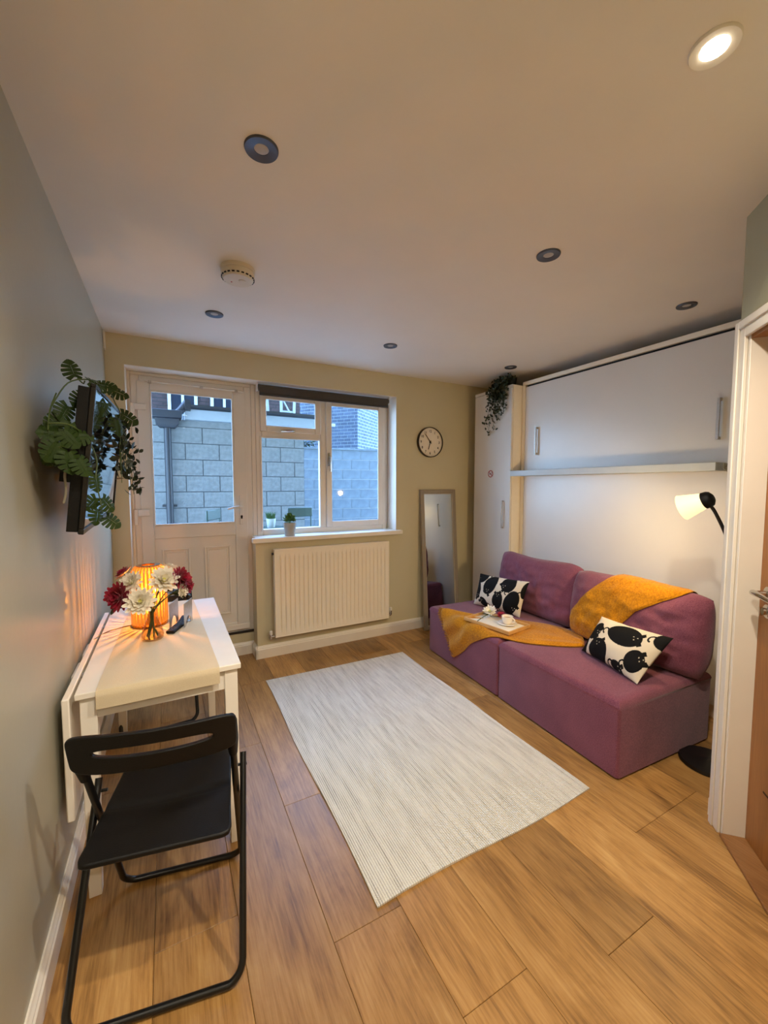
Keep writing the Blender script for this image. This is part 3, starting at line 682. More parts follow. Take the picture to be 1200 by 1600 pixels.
# ------------------------------------------------------------------ cat print cushions
def ell_sd(x, y, cx, cy_, rx, ry, rot):
    c, s = math.cos(rot), math.sin(rot); dx, dy = x-cx, y-cy_
    a, b = (dx*c + dy*s)/rx, (-dx*s + dy*c)/ry
    return math.hypot(a, b) - 1
def cat_ink(x, y, cats):
    for cx, cy_, rx, ry, rot, hd in cats:
        rx, ry = rx*1.13, ry*1.13
        if ell_sd(x, y, cx, cy_, rx, ry, R(rot)) < 0:
            # tiny pale face marks
            a = R(hd); fx, fy = cx + math.cos(a)*rx*0.62, cy_ + math.sin(a)*ry*0.62
            for ex, ey in ((-.022, .012), (.022, .012), (0, -.018)):
                if math.hypot(x-fx-ex, y-fy-ey) < 0.0075: return 0.6
            return 0.0
        a = R(hd)
        for da in (-.45, .45):   # ears
            ex, ey = cx + math.cos(a+da)*rx*1.02, cy_ + math.sin(a+da)*ry*1.02
            if abs(x-ex) + abs(y-ey) < 0.032: return 0.0
        b = a + PI                # tail hook
        tx, ty = cx + math.cos(b)*rx*1.12, cy_ + math.sin(b)*ry*1.12
        d = math.hypot(x-tx, y-ty)
        if 0.026 < d < 0.044 and (y > ty or x < tx): return 0.0
    return 1.0
m = bpy.data.materials.new('cat_print_cotton'); nt, p = nodes(m); at_ = N(nt, 'ShaderNodeAttribute'); at_.attribute_name = 'ink'
rp = N(nt, 'ShaderNodeValToRGB'); rp.color_ramp.elements[0].color = lin('#0d0c0c'); rp.color_ramp.elements[1].color = lin('#d6c9b2')
rp.color_ramp.elements[0].position = 0.35; rp.color_ramp.elements[1].position = 0.65
nb = N(nt, 'ShaderNodeTexNoise'); nb.inputs['Scale'].default_value = 500; bp = N(nt, 'ShaderNodeBump'); bp.inputs['Strength'].default_value = 0.25; bp.inputs['Distance'].default_value = 0.002
nt.links.new(at_.outputs['Fac'], rp.inputs[0]); nt.links.new(rp.outputs[0], p.inputs['Base Color']); nt.links.new(nb.outputs[0], bp.inputs['Height']); nt.links.new(bp.outputs[0], p.inputs['Normal'])
p.inputs['Roughness'].default_value = 0.85; p.inputs['Specular IOR Level'].default_value = 0.2
M_cat = m
def cat_cushion(label, BL, BR, TL, TR, T, cats, seed):
    BL, BR, TL, TR = map(Vector, (BL, BR, TL, TR)); c = (BL+BR)/2
    nrm = (BR-BL).cross(TL-BL).normalized()
    W_ = (BR-BL).length; H_ = (TL-BL).length
    verts = []; ink = []; faces = []; nu, nv = 210, 136
    for side in (1, -1):
        base = len(verts)
        for i in range(nu+1):
            for j in range(nv+1):
                u, v = i/nu, j/nv; a, b = 2*u-1, 2*v-1
                pb = BL.lerp(BR, u); pt_ = TL.lerp(TR, u); q = pb.lerp(pt_, v)
                # pinched edges: sides bow in a little between the corners
                cen = (BL+BR+TL+TR)/4
                bow = 0.055*(1-a*a)*abs(b)**3 + 0.055*(1-b*b)*abs(a)**3
                q = q.lerp(cen, bow)
                t_ = T*(max(0, 1-abs(a)**2.6)**0.62)*(max(0, 1-abs(b)**2.6)**0.62)
                t_ += 0.004*noise.noise(Vector((u*6+seed, v*5, side)))*(1-a**4)*(1-b**4)
                verts.append(q + nrm*t_*side - c)
                ink.append(cat_ink(u*W_/0.48*1.0, v*H_/0.48*1.0, cats))
        for i in range(nu):
            for j in range(nv):
                k = base + i*(nv+1) + j; f = (k, k+nv+1, k+nv+2, k+1)
                faces.append(f if side > 0 else tuple(reversed(f)))
    me = bpy.data.meshes.new('cat_cushion'); me.from_pydata(verts, [], faces); me.materials.append(M_cat)
    at2 = me.attributes.new('ink', 'FLOAT', 'POINT'); at2.data.foreach_set('value', ink)
    me.polygons.foreach_set('use_smooth', [True]*len(me.polygons))
    o = link('cat_cushion', me, None, c); tag(o, label, 'cushion', 'black and white cat print cushions')
    return o
CATS1 = [(.10, .50, .12, .085, 10, 200), (.07, .27, .075, .14, 8, 290), (.34, .40, .11, .16, -20, 250), (.68, .47, .115, .125, 10, 215), (.55, .17, .09, .125, 0, 100), (.80, .18, .11, .18, -15, 320), (.26, .08, .09, .06, -35, 150), (.97, .42, .05, .12, 0, 30)]
CATS2 = [(.40, .56, .10, .05, -8, 10), (.12, .30, .09, .11, -15, -5), (.52, .36, .19, .105, -4, 8), (.30, .08, .14, .13, -30, 105), (.78, .16, .09, .10, 10, 35), (.03, .07, .06, .13, 0, 250), (.90, .47, .09, .09, 0, 20), (.62, .03, .07, .05, -15, 0), (.70, .60, .08, .02, -10, 0)]
cat_cushion('cat print cushion standing at the far end, beside the wardrobe', (2.345, 2.715, .405), (2.42, 2.255, .402), (2.425, 2.725, .665), (2.475, 2.215, .69), 0.062, CATS1, 2.0)
cat_cushion('cat print cushion leaning at the near end, below the draped throw', (2.262, 1.60, .410), (2.135, 1.185, .405), (2.40, 1.565, .615), (2.325, 1.115, .64), 0.065, CATS2, 5.0)

# ------------------------------------------------------------------ tray with cup and flower
TZ = 0.421
TRM = wood('tray_birch', '#a8793e', '#c99a5a', '#ddb377', rnd=False, axis='Y', rough=0.45)
t = thing('serving_tray', 'small pale wood tray with white base on the throw', 'tray', (2.115, 2.195, TZ), R(9))
TW, TL_ = 0.115, 0.19
part('base', MB().bx(-TW, TW, -TL_, TL_, 0.0, 0.006), mat('tray_white', '#e6dcc8', 0.4, var=0.02), t)
part('rim', MB().bx(-TW-0.012, -TW, -TL_-.012, TL_+.012, 0.0, 0.024).bx(TW, TW+0.012, -TL_-.012, TL_+.012, 0.0, 0.024).bx(-TW, TW, -TL_-.012, -TL_, 0.0, 0.024).bx(-TW, TW, TL_, TL_+.012, 0.0, 0.024), TRM, t, bevel=0.002)
M_china = mat('white_china', '#eee6d8', 0.15, var=0.01, coat=0.5)
t = thing('saucer', 'white china saucer under the cup on the tray', 'saucer', (2.165, 2.135, TZ+0.0065))
part('dish', MB().lathe([(0.03, 0), (0.034, 0.002), (0.068, 0.010), (0.070, 0.0115), (0.066, 0.0125), (0.034, 0.005), (0.001, 0.005)], 40), M_china, t)
t = thing('coffee_cup', 'white china cup with round handle on a saucer', 'cup', (2.165, 2.135, TZ+0.012))
part('bowl', MB().lathe([(0.022, 0), (0.026, 0.002), (0.035, 0.012), (0.039, 0.030), (0.041, 0.056), (0.0385, 0.056), (0.036, 0.030), (0.030, 0.010), (0.001, 0.007)], 36), M_china, t)
part('handle', MB().tube([(0.038+0.022*math.sin(a), 0, 0.031+0.018*math.cos(a)) for a in [PI*k/10 for k in range(11)]], 0.0045, 8, Matrix.Rotation(R(-75), 4, 'Z')), M_china, t)
part('coffee', MB().lathe([(0.001, 0.040), (0.0365, 0.040)], 24, None, False, False), mat('milky_tea', '#b99a78', 0.2, var=0.05), t)

def petal(mb, base, d, up, ln, w, curl=0.25, tip=1.0):
    d = Vector(d).normalized(); up = Vector(up); sd = d.cross(up)
    if sd.length < 1e-4: sd = d.orthogonal()
    sd.normalize(); n = sd.cross(d).normalized()
    rows = [(0, .25, 0), (.35, .8, .02), (.7, 1.0, .0), (.92, .62, -.04), (1.0, .12, -.02)]
    prev = None
    for t_, ww, k in rows:
        c = Vector(base) + d*ln*t_ + n*ln*(curl*t_*t_*tip)
        a = mb.b.verts.new(c + sd*w*ww*0.5 + n*w*ww*.16); m_ = mb.b.verts.new(c); b = mb.b.verts.new(c - sd*w*ww*0.5 + n*w*ww*.16)
        if prev: mb.b.faces.new((prev[0], prev[1], m_, a)); mb.b.faces.new((prev[1], prev[2], b, m_))
        prev = (a, m_, b)
M_petw = mat('cream_petal', '#f4eddc', 0.6, var=0.06, vscale=40, sheen=0.2); M_petr = mat('crimson_petal', '#96082e', 0.6, var=0.25, vscale=40, sheen=0.2)
M_cen = mat('flower_heart', '#b9b45c', 0.7, var=0.2)
M_leafg = mat('flower_leaf', '#1d3312', 0.5, var=0.3)
def bloom(label, head, axis, rad, m, stem_pts, layers=4, leaves=(), grp='cut flowers in the glass vase'):
    axis = Vector(axis).normalized(); M = Matrix.Translation(head) @ look(axis)
    t = thing('cut_flower', label, 'flower', head, 0, grp); Mi = Matrix.Translation(-Vector(head)) @ M
    mb = MB()
    for L_ in range(layers):
        n = 15 - L_*2; el = R(4 + L_*19); ln = rad*(1 - L_*0.14)
        for k in range(n):
            a = 2*PI*(k + 0.5*(L_ % 2) + random.uniform(-.12, .12))/n; e = el + random.uniform(-.10, .10)
            d = Vector((math.cos(a)*math.cos(e), math.sin(a)*math.cos(e), math.sin(e)))
            petal(mb, d*rad*0.10, d, (0, 0, 1), ln*random.uniform(.88, 1.08), rad*0.33, 0.20)
    for v in mb.b.verts: v.co = Mi @ v.co
    part('petals', mb, m, t)
    part('flower_centre', MB().ell((0, 0, rad*0.18), (rad*.2, rad*.2, rad*.14), 12, 8, Mi), M_cen if m is M_petw else M_petr, t)
    pts = [Vector(p) - Vector(head) for p in stem_pts]
    part('stem', MB().tube(cr([tuple(p) for p in pts], 5), 0.0028, 6), M_stem, t)
    for q, d, ln in leaves:
        mb = MB(); petal(mb, Vector(q)-Vector(head), d, (0, 0, 1), ln, ln*0.55, -0.15); part('leaf', mb, M_leafg, t)
    return t
# flower lying on the tray
TT = TZ + 0.0075
bloom('small pale flower lying on the tray beside the cup', (2.165, 2.315, TT+0.040), (-.55, -.2, .75), 0.052, M_petw, [(2.165, 2.315, TT+0.034), (2.12, 2.31, TT+.022), (2.03, 2.27, TT+.021), (1.975, 2.24, TT+.022)], 3, [((2.14, 2.30, TT+.025), (-.5, .6, .2), .05), ((2.15, 2.30, TT+.025), (-.6, -.5, .3), .045)], grp=None)
bloom('small crimson flower lying behind the cup on the tray', (2.205, 2.235, TT+0.032), (-.3, -.2, .8), 0.030, M_petr, [(2.205, 2.235, TT+0.03), (2.19, 2.27, TT+.010), (2.17, 2.34, TT+.006)], 3, grp=None)

# ------------------------------------------------------------------ rug
m = bpy.data.materials.new('rug_weave'); nt, p = nodes(m); L = nt.links.new
tc = N(nt, 'ShaderNodeTexCoord'); wv = N(nt, 'ShaderNodeTexWave', bands_direction='X'); wv.inputs['Scale'].default_value = 34; wv.inputs['Distortion'].default_value = 0.6; wv.inputs['Detail'].default_value = 2; wv.inputs['Detail Scale'].default_value = 6
w2_ = N(nt, 'ShaderNodeTexWave', bands_direction='Y'); w2_.inputs['Scale'].default_value = 55; w2_.inputs['Distortion'].default_value = 1.0
nz = N(nt, 'ShaderNodeTexNoise'); nz.inputs['Scale'].default_value = 60; mp = N(nt, 'ShaderNodeMapping'); mp.inputs['Scale'].default_value = (1, .08, 1); nz.inputs['Detail'].default_value = 4
n3 = N(nt, 'ShaderNodeTexNoise'); n3.inputs['Scale'].default_value = 300
L(tc.outputs['Object'], wv.inputs[0]); L(tc.outputs['Object'], w2_.inputs[0]); L(tc.outputs['Object'], mp.inputs[0]); L(mp.outputs[0], nz.inputs[0]); L(tc.outputs['Object'], n3.inputs[0])
a1 = N(nt, 'ShaderNodeMath', operation='MULTIPLY_ADD'); a1.inputs[1].default_value = 0.55; L(wv.outputs['Fac'], a1.inputs[0]); L(nz.outputs[0], a1.inputs[2])
a2 = N(nt, 'ShaderNodeMath', operation='MULTIPLY_ADD'); a2.inputs[1].default_value = 0.35; L(n3.outputs[0], a2.inputs[0]); L(a1.outputs[0], a2.inputs[2])
rp = N(nt, 'ShaderNodeValToRGB'); rp.color_ramp.elements[0].position = 0.45; rp.color_ramp.elements[1].position = 1.0; rp.color_ramp.elements[0].color = lin('#8b867b'); rp.color_ramp.elements[1].color = lin('#dfdacd')
L(a2.outputs[0], rp.inputs[0]); L(rp.outputs[0], p.inputs['Base Color']); p.inputs['Roughness'].default_value = 0.95; p.inputs['Specular IOR Level'].default_value = 0.1
hm = N(nt, 'ShaderNodeMath', operation='MULTIPLY'); L(wv.outputs['Fac'], hm.inputs[0]); L(w2_.outputs['Fac'], hm.inputs[1])
bp = N(nt, 'ShaderNodeBump'); bp.inputs['Strength'].default_value = 0.8; bp.inputs['Distance'].default_value = 0.003; L(hm.outputs[0], bp.inputs['Height']); L(bp.outputs[0], p.inputs['Normal'])
RC = [(0.588, 1.146), (1.722, 1.150), (1.742, 2.93), (0.593, 2.959)]
def rugf(top):
    def f(u, v):
        a = Vector(RC[0]).lerp(Vector(RC[1]), u); b = Vector(RC[3]).lerp(Vector(RC[2]), u); q = a.lerp(b, v)
        x = q.x + 0.006*math.sin(v*9)*(1-u) + .004*math.sin(v*13+1)*u; y = q.y + 0.008*math.sin(u*7)*(1-v)
        w = 0.0045*max(0, noise.noise(Vector((u*2.2, v*4.2, 0)))) + 0.005*math.exp(-((v-.52-.1*(u-.4))/.02)**2)*math.exp(-((u-.45)/.3)**2)
        h = 0.0012 if not top else 0.0075 + w
        return (x, y, h)
    return f
mb = MB().grid(rugf(1), 60, 100)
n0 = MB()
mb.grid(rugf(0), 60, 100)
def rside(i):
    def f(u, v):
        e = [(u, 0), (1, u), (u, 1), (0, u)][i]; a = Vector(rugf(1)(*e)); b = Vector(rugf(0)(*e)); return a.lerp(b, v)
    return f
for i in range(4): mb.grid(rside(i), 100 if i % 2 else 60, 1)
RUG = tag(part('rug', mb, m, weld=True), 'pale ribbed flatwoven rug on the oak floor beside the sofa', 'rug')

# ------------------------------------------------------------------ table
TBX0, TBX1, TBY0, TBY1, TBZ = -0.297, 0.234, 1.636, 2.700, 0.742
t = thing('dining_table', 'white drop leaf dining table against the left wall', 'table', ((TBX0+TBX1)/2, (TBY0+TBY1)/2, 0))
hx, hy = (TBX1-TBX0)/2, (TBY1-TBY0)/2
part('tabletop', MB().bx(-hx, hx, -hy, hy, TBZ-0.022, TBZ), M_tablewhite, t, bevel=0.003)
for sx in (-1, 1):
    for sy in (-1, 1):
        part('leg', MB().rings([[(sx*(hx-0.012-w*1.0)+a, sy*(hy-0.012-w)+b, z) for a, b in ((-w, -w), (w, -w), (w, w), (-w, w))] for w, z in ((0.019, 0.0), (0.024, TBZ-0.11), (0.024, TBZ-0.0225))]), M_tablewhite, t, bevel=0.002)
part('apron', MB().bx(-hx+.06, hx-.06, -hy+.018, -hy+.036, TBZ-.10, TBZ-.0225), M_tablewhite, t)
part('apron', MB().bx(-hx+.06, hx-.06, hy-.036, hy-.018, TBZ-.10, TBZ-.0225), M_tablewhite, t)
part('apron', MB().bx(-hx+.018, -hx+.036, -hy+.06, hy-.06, TBZ-.10, TBZ-.0225), M_tablewhite, t)
part('apron', MB().bx(hx-.036, hx-.018, -hy+.06, hy-.06, TBZ-.10, TBZ-.0225), M_tablewhite, t)
DLF = part('drop_leaf', MB().bx(-hx-0.036, -hx-0.014, -hy+0.005, hy-0.005, TBZ-0.44, TBZ-0.012), M_tablewhite, t, bevel=0.004)
for yy in (-.3, .3): part('hinge', MB().bx(-hx-0.014, -hx-0.001, yy-.02, yy+.02, TBZ-0.03, TBZ-0.0235), M_steel, DLF)

# runner
m = bpy.data.materials.new('linen_runner'); M_run = fabric('linen_runner_cloth', '#d0bf9f', '#d9c9ab', weave=1500, bump=0.35)
RN = [(-0.237, 0.155), (-0.205, 0.118)]     # x range near end, far end
def runf(off):
    def f(u, v):
        ln_top = TBY1 - TBY0; tot = 0.062 + ln_top
        d = v*tot
        k = min(1, max(0, (d-0.062)/ln_top)); x0_ = RN[0][0] + (RN[1][0]-RN[0][0])*k; x1_ = RN[0][1] + (RN[1][1]-RN[0][1])*k
        x = x0_ + (x1_-x0_)*u
        wav = 0.0012*noise.noise(Vector((x*9, d*6, 0)))
        r = 0.008
        if d > 0.062: y = TBY0 + (d-0.062); z = TBZ + 0.0012 + wav + off
        else:
            q = 0.062 - d; y = TBY0 - 0.0035 - off - 0.003*min(1, q/.02) - .002*math.sin(u*6)*q/.06; z = TBZ + 0.001 - q
            if q < 0.004: z = TBZ + 0.0008; y = TBY0 - q
        return (x, y - 0.0, z)
    return f
mb = MB().grid(runf(0.0022), 30, 110).grid(runf(0.0002), 30, 110)
tag(part('table_runner', mb, M_run), 'beige linen runner lying lengthwise on the white table', 'table runner')

# ------------------------------------------------------------------ table lamp (amber ribbed glass)
LZ = TBZ + 0.0042
LX, LY = -0.098, 2.315
t = thing('table_lamp', 'glowing amber ribbed glass lamp on the table runner', 'lamp', (LX, LY, LZ))
m = bpy.data.materials.new('amber_glass'); m.use_nodes = True; nt = m.node_tree; nt.nodes.clear(); L = nt.links.new
o_ = N(nt, 'ShaderNodeOutputMaterial'); tr = N(nt, 'ShaderNodeBsdfTransparent'); gl = N(nt, 'ShaderNodeBsdfGlossy'); tl = N(nt, 'ShaderNodeBsdfTranslucent'); mx1 = N(nt, 'ShaderNodeMixShader'); mx2 = N(nt, 'ShaderNodeMixShader')
tr.inputs[0].default_value = (1.0, 0.62, 0.22, 1); gl.inputs['Roughness'].default_value = 0.08; tl.inputs[0].default_value = (1.0, 0.55, 0.12, 1)
nzz = N(nt, 'ShaderNodeTexNoise'); nzz.inputs['Scale'].default_value = 30
mx1.inputs[0].default_value = 0.12; mx2.inputs[0].default_value = 0.10
L(tr.outputs[0], mx1.inputs[1]); L(tl.outputs[0], mx1.inputs[2]); L(mx1.outputs[0], mx2.inputs[1]); L(gl.outputs[0], mx2.inputs[2]); L(mx2.outputs[0], o_.inputs[0])
M_amber = m
M_rib = mat('amber_rib', '#d98a2a', 0.25, var=0.08, spec=0.6); 
pr_ = M_rib.node_tree.nodes['Principled BSDF']; pr_.inputs['Transmission Weight'].default_value = 0.35; pr_.inputs['Emission Color'].default_value = (1.0, 0.45, 0.07, 1); pr_.inputs['Emission Strength'].default_value = 0.30
RS = 0.076
prof = [(RS, 0.012), (RS, 0.10), (RS, 0.20), (RS*0.985, 0.245), (RS*0.93, 0.272), (RS*0.80, 0.290), (RS*0.66, 0.296)]
part('glass_shade', MB().lathe(prof, 48, None, False, False), M_amber, t)
for k in range(28):
    a = 2*PI*k/28; M = Matrix.Rotation(a, 4, 'Z')
    part('rib', MB().tube([(r+0.001, 0, z) for r, z in prof], [0.0042]*5+[0.0036, 0.003], 6, M), M_rib, t)
M_gold = mat('warm_brass', '#b07a2c', 0.25, 1.0, var=0.05)
part('base_ring', MB().lathe([(0.001, 0), (RS+0.004, 0), (RS+0.004, 0.010), (RS-0.002, 0.012), (0.001, 0.012)], 40), M_gold, t)
part('top_ring', MB().lathe([(0.030, 0.292), (RS*0.68, 0.292), (RS*0.70, 0.299), (0.030, 0.300), (0.030, 0.292)], 40, None, False, False), M_gold, t)
part('bulb', MB().lathe([(0.008, 0.05), (0.011, 0.062), (0.020, 0.085), (0.023, 0.105), (0.019, 0.125), (0.008, 0.137), (0.001, 0.138)], 20), emis('lamp_bulb', (1, 0.62, 0.22), 18), t)
part('bulb_socket', MB().lathe([(0.014, 0.012), (0.014, 0.046), (0.009, 0.05)], 20), M_gold, t)
part('power_cord', MB().tube([tuple(p) for p in cr([(-RS, 0, 0.006), (-0.12, -0.005, 0.002), (-0.17, -0.03, 0.0), (-0.205, -0.06, -0.008), (-0.235, -0.08, -0.03), (-0.246, -0.085, -0.08)], 6)], 0.0026, 6), mat('grey_cord', '#8d8479', 0.5), t, label='grey power cord')
l = bpy.data.lights.new('table_lamp_light', 'POINT'); l.energy = TABLE_LAMP_W; l.color = (1.0, 0.55, 0.20); l.shadow_soft_size = 0.006
lo = bpy.data.objects.new('lamp_light', l); COL.objects.link(lo); lo.parent = t; lo.location = (0, 0, 0.165)

# ------------------------------------------------------------------ vase with flowers
VX, VY = -0.080, 2.075
t = thing('glass_vase', 'clear pear shaped glass vase with flowers on the runner', 'vase', (VX, VY, LZ))
M_vase = pane_mat('vase_glass', (0.86, 0.80, 0.70, 1), 1.5)
part('vase_body', MB().lathe([(0.001, 0.001), (0.040, 0.001), (0.045, 0.006), (0.046, 0.020), (0.040, 0.050), (0.026, 0.085), (0.018, 0.105), (0.018, 0.125), (0.024, 0.148), (0.022, 0.148), (0.016, 0.124), (0.016, 0.105), (0.024, 0.084), (0.038, 0.049), (0.043, 0.020), (0.041, 0.010), (0.001, 0.007)], 36), M_vase, t)
def st(h, k):
    a = k*0.9; return [h, (h[0]*.5+VX*.5, h[1]*.5+VY*.5, h[2]*.45+.93*.55-.012), (VX+.006*math.cos(a), VY+.006*math.sin(a), LZ+.118), (VX-.022*math.cos(a), VY-.022*math.sin(a), LZ+.014)]
FL = [('large open cream flower at the front of the vase', (-0.118, 2.005, 0.940), (-.05, -.95, .45), .060, M_petw),
      ('cream flower at the right top of the bouquet', (-0.030, 2.05, 1.012), (.25, -.75, .6), .062, M_petw),
      ('cream flower at the left top between the crimson ones', (-0.150, 2.07, 1.012), (-.45, -.7, .55), .050, M_petw),
      ('cream flower at the back of the bouquet, facing away', (-0.004, 2.13, 1.045), (.3, .3, .8), .042, M_petw),
      ('small cream flower at the right edge of the bouquet', (0.040, 2.06, 0.958), (.7, -.5, .1), .034, M_petw),
      ('large crimson flower at the left edge of the bouquet', (-0.193, 2.05, 0.962), (-.7, -.75, .15), .062, M_petr),
      ('crimson flower at the left back of the bouquet', (-0.182, 2.12, 1.045), (-.6, 0, .7), .040, M_petr),
      ('crimson flower at the right edge of the bouquet', (0.036, 2.08, 1.008), (.75, -.5, .35), .056, M_petr),
      ('crimson flower low on the right of the bouquet', (0.062, 2.085, 0.970), (.8, -.5, -.1), .040, M_petr)]
LV = {1: [((-.02, 2.08, .95), (.6, -.3, -.1), .08), ((.0, 2.09, .945), (.9, .1, .1), .08)], 5: [((-.18, 2.07, .93), (-.5, -.3, -.3), .07), ((-.15, 2.06, .93), (.3, -.5, -.2), .06)], 7: [((0, 2.09, .96), (.8, -.1, -.25), .09)], 2: [((-.14, 2.08, .98), (-.7, .3, .1), .06)]}
for k, (lb, h, ax, rd, mm) in enumerate(FL): bloom(lb, h, ax, rd, mm, st(h, k), 4, LV.get(k, []))

# ------------------------------------------------------------------ napkin holder and remotes
def plate_poly():
    w, h = 0.060, 0.118
    pts = [(-w, 0), (-w*.55, 0)] + [(w*.55*math.cos(PI-PI*k/8), 0.045*math.sin(PI*k/8)) for k in range(1, 8)] + [(w*.55, 0), (w, 0), (w, h), (-w, h)]
    return pts
t = thing('napkin_holder', 'brushed steel napkin holder with two upright plates on the table', 'napkin holder', (0.040, 2.235, LZ), R(-20))
MZ = Matrix(((0, 0, 1, 0), (1, 0, 0, 0), (0, 1, 0, 0), (0, 0, 0, 1)))
for dx in (-0.034, 0.034): part('upright_plate', MB().prism(plate_poly(), dx-.0012, dx+.0012, MZ), M_steel, t, bevel=0.0006, seg=1)
part('base_plate', MB().bx(-.033, .033, .034, .058, 0, .002), M_steel, t)
def remote(label, loc, rz, ln, w):
    t = thing('remote_control', label, 'remote control', loc, rz, 'remote controls in the napkin holder')
    part('body', MB().bx(-w/2, w/2, -ln/2, ln/2, 0, 0.016), M_black, t, bevel=0.006, seg=3)
    mb = MB()
    for r_ in range(9):
        for c_ in range(3): mb.box(((c_-1)*w*.26, -ln*.36 + r_*ln*.085, .0165), (w*.16, ln*.045, .003))
    part('buttons', mb, mat('grey_buttons', '#3b3c44', 0.5, var=0.1), t)
remote('black remote control lying nearest the vase', (0.020, 2.175, LZ), R(-24), 0.155, 0.040)
remote('black remote control lying behind the nearer one', (0.052, 2.285, LZ+.0), R(-12), 0.10, 0.036)

# ------------------------------------------------------------------ folding chairs
def make_chair(label, loc, rz):
    """faces local +Y; backrest at -Y"""
    t = thing('folding_chair', label, 'chair', loc, rz, 'black folding chairs at the table')
    w = 0.198; r = 0.0105
    # long tube: backrest down to the front feet, joined by a floor bar
    def u_path(top, foot, ww, rad=0.05):
        top = Vector(top); foot = Vector(foot); L_ = []
        d = (foot-top).normalized(); 
        a = foot - d*rad
        L_.append(Vector((-ww, top.y, top.z)))
        L_.append(Vector((-ww, a.y, a.z)))
        for k in range(1, 6):
            q = k/6*PI/2; c = Vector((-ww+rad, a.y, a.z)); L_.append(c + Vector((-rad*math.cos(q), d.y*rad*math.sin(q), d.z*rad*math.sin(q))))
        R_ = [Vector((-p.x, p.y, p.z)) for p in reversed(L_)]
        return L_ + R_
    part('front_leg_frame', MB().tube(u_path((0, -.150, .72), (0, .180, r), w), r, 10), M_blackmetal, t)
    w2 = w + 0.0215
    part('rear_leg_frame', MB().tube(u_path((0, .055, .50), (0, -.255, r), w2), r, 10), M_blackmetal, t)
    for s in (-1, 1): part('pivot_bolt', MB().cyl((s*(w-.004), .045, .462), (s*(w2+.012), .045, .462), .005, 10), M_blackmetal, t)
    # moulded seat
    def seatf(side):
        def f(u, v):
            a, b = 2*u-1, 2*v-1
            # rounded rectangle, wider at the rear edge
            pw = 0.200 - 0.028*((b+1)/2)**0.6
            x = pw*a; y = -0.210 + 0.395*v
            e = max(abs(a), abs(b)); 
            cx = max(0, abs(a)-.82)/.18; cyy = max(0, abs(b)-.82)/.18
            if cx > 0 and cyy > 0:
                l_ = math.hypot(cx, cyy)
                if l_ > 0:
                    m_ = max(cx, cyy)/l_; x = math.copysign(pw*(.82+.18*cx*m_), a); y = math.copysign(.1975*(.82+.18*cyy*m_), b) - .0125
            dish = -0.010*(1-a*a)*(1-b*b) - 0.004*math.exp(-((b+.05)/.06)**2)
            rim = 0.006*math.exp(-((1-e)/.05)**2)*0
            z = 0.448 + 0.012*b + dish
            if side < 0: z -= 0.016
            return (x, y, z)
        return f
    def rim(u, v):
        s_ = u*4; k = int(s_) % 4; q = s_ - int(s_) if u < 1 else 0.0
        e = [(q, 0), (1, q), (1-q, 1), (0, 1-q)][k]
        a = Vector(seatf(1)(*e)); b = Vector(seatf(-1)(*e)); return a.lerp(b, v)
    part('seat', MB().grid(seatf(1), 40, 40).grid(seatf(-1), 40, 40).grid(rim, 160, 2), M_black, t, weld=True, bevel=0.005)
    # backrest with slot, bowed back in the middle
    def back_pt(x, z, th): 
        y = -0.165 - 0.034*(1-(x/0.214)**2) - (z-.70)*0.30
        return Vector((x, y + th, z))
    def outline(z0, z1, hw, n=36, pw=3.0):
        P = []
        for k in range(n):
            a = 2*PI*k/n; c, s = math.cos(a), math.sin(a)
            P.append((hw*math.copysign(abs(c)**(2/pw), c), (z0+z1)/2 + (z1-z0)/2*math.copysign(abs(s)**(2/pw), s)))
        return P
    n = 64
    O = outline(.650, .782, .214, n, 7.0); I = outline(.706, .738, .150, n, 2.8)
    mb = MB(); th = (0.0, 0.016)
    def ring(P, k): return [mb.b.verts.new(back_pt(x, z, th[k])) for x, z in P]
    mids = [[(o_[0]*(1-f)+i_[0]*f, o_[1]*(1-f)+i_[1]*f) for o_, i_ in zip(O, I)] for f in (0, .35, .7, 1)]
    front = [ring(P, 1) for P in mids]; backr = [ring(P, 0) for P in mids]
    for S in (front, backr):
        for A, B in zip(S, S[1:]):
            for k in range(n): mb.b.faces.new((A[k], A[(k+1) % n], B[(k+1) % n], B[k]))
    for A, B in ((front[0], backr[0]), (front[-1], backr[-1])):
        for k in range(n): mb.b.faces.new((A[k], A[(k+1) % n], B[(k+1) % n], B[k]))
    part('backrest', mb, M_black, t, bevel=0.004)
    for s in (-1, 1): part('backrest_socket', MB().tube([(s*w, -.172, .762), (s*w, -.164, .742), (s*w, -.132, .670), (s*w, -.102, .605)], [.011, .0175, .0185, .013], 12), M_black, t)
    return t
CH = make_chair('black folding chair in front, pulled up to the table', (-0.018, 1.435, 0), R(-11))
dup(CH, (-0.085, 2.815, 0), R(180+3), 'black folding chair at the far end behind the table')

# ------------------------------------------------------------------ television
TVL = (-0.220, 1.935, 1.535)
tv = thing('television', 'black flat screen television tilted out from the left wall', 'television', TVL)
tv.rotation_euler = (R(2.2), R(6.5), 0)
part('back_shell', MB().bx(-0.034, -0.004, -0.390, 0.390, -0.228, 0.222).bx(-0.004, 0.0, -0.395, 0.395, -0.232, 0.232), M_black, tv, bevel=0.008)
part('bezel', MB().bx(-.002, .012, -.397, .397, -.234, -.216).bx(-.002, .012, -.397, .397, .224, .234).bx(-.002, .012, -.397, -.387, -.216, .224).bx(-.002, .012, .387, .397, -.216, .224), mat('tv_bezel_black', '#120d0c', 0.25), tv, bevel=0.002)
part('screen', MB().bx(0.0, 0.008, -.387, .387, -.216, .224), mat('tv_screen_black', '#060607', 0.06, coat=1.0, spec=0.9), tv)
part('wall_bracket', MB().bx(-0.115, -0.034, -.10, .10, -.09, .09), M_blackmetal, tv)
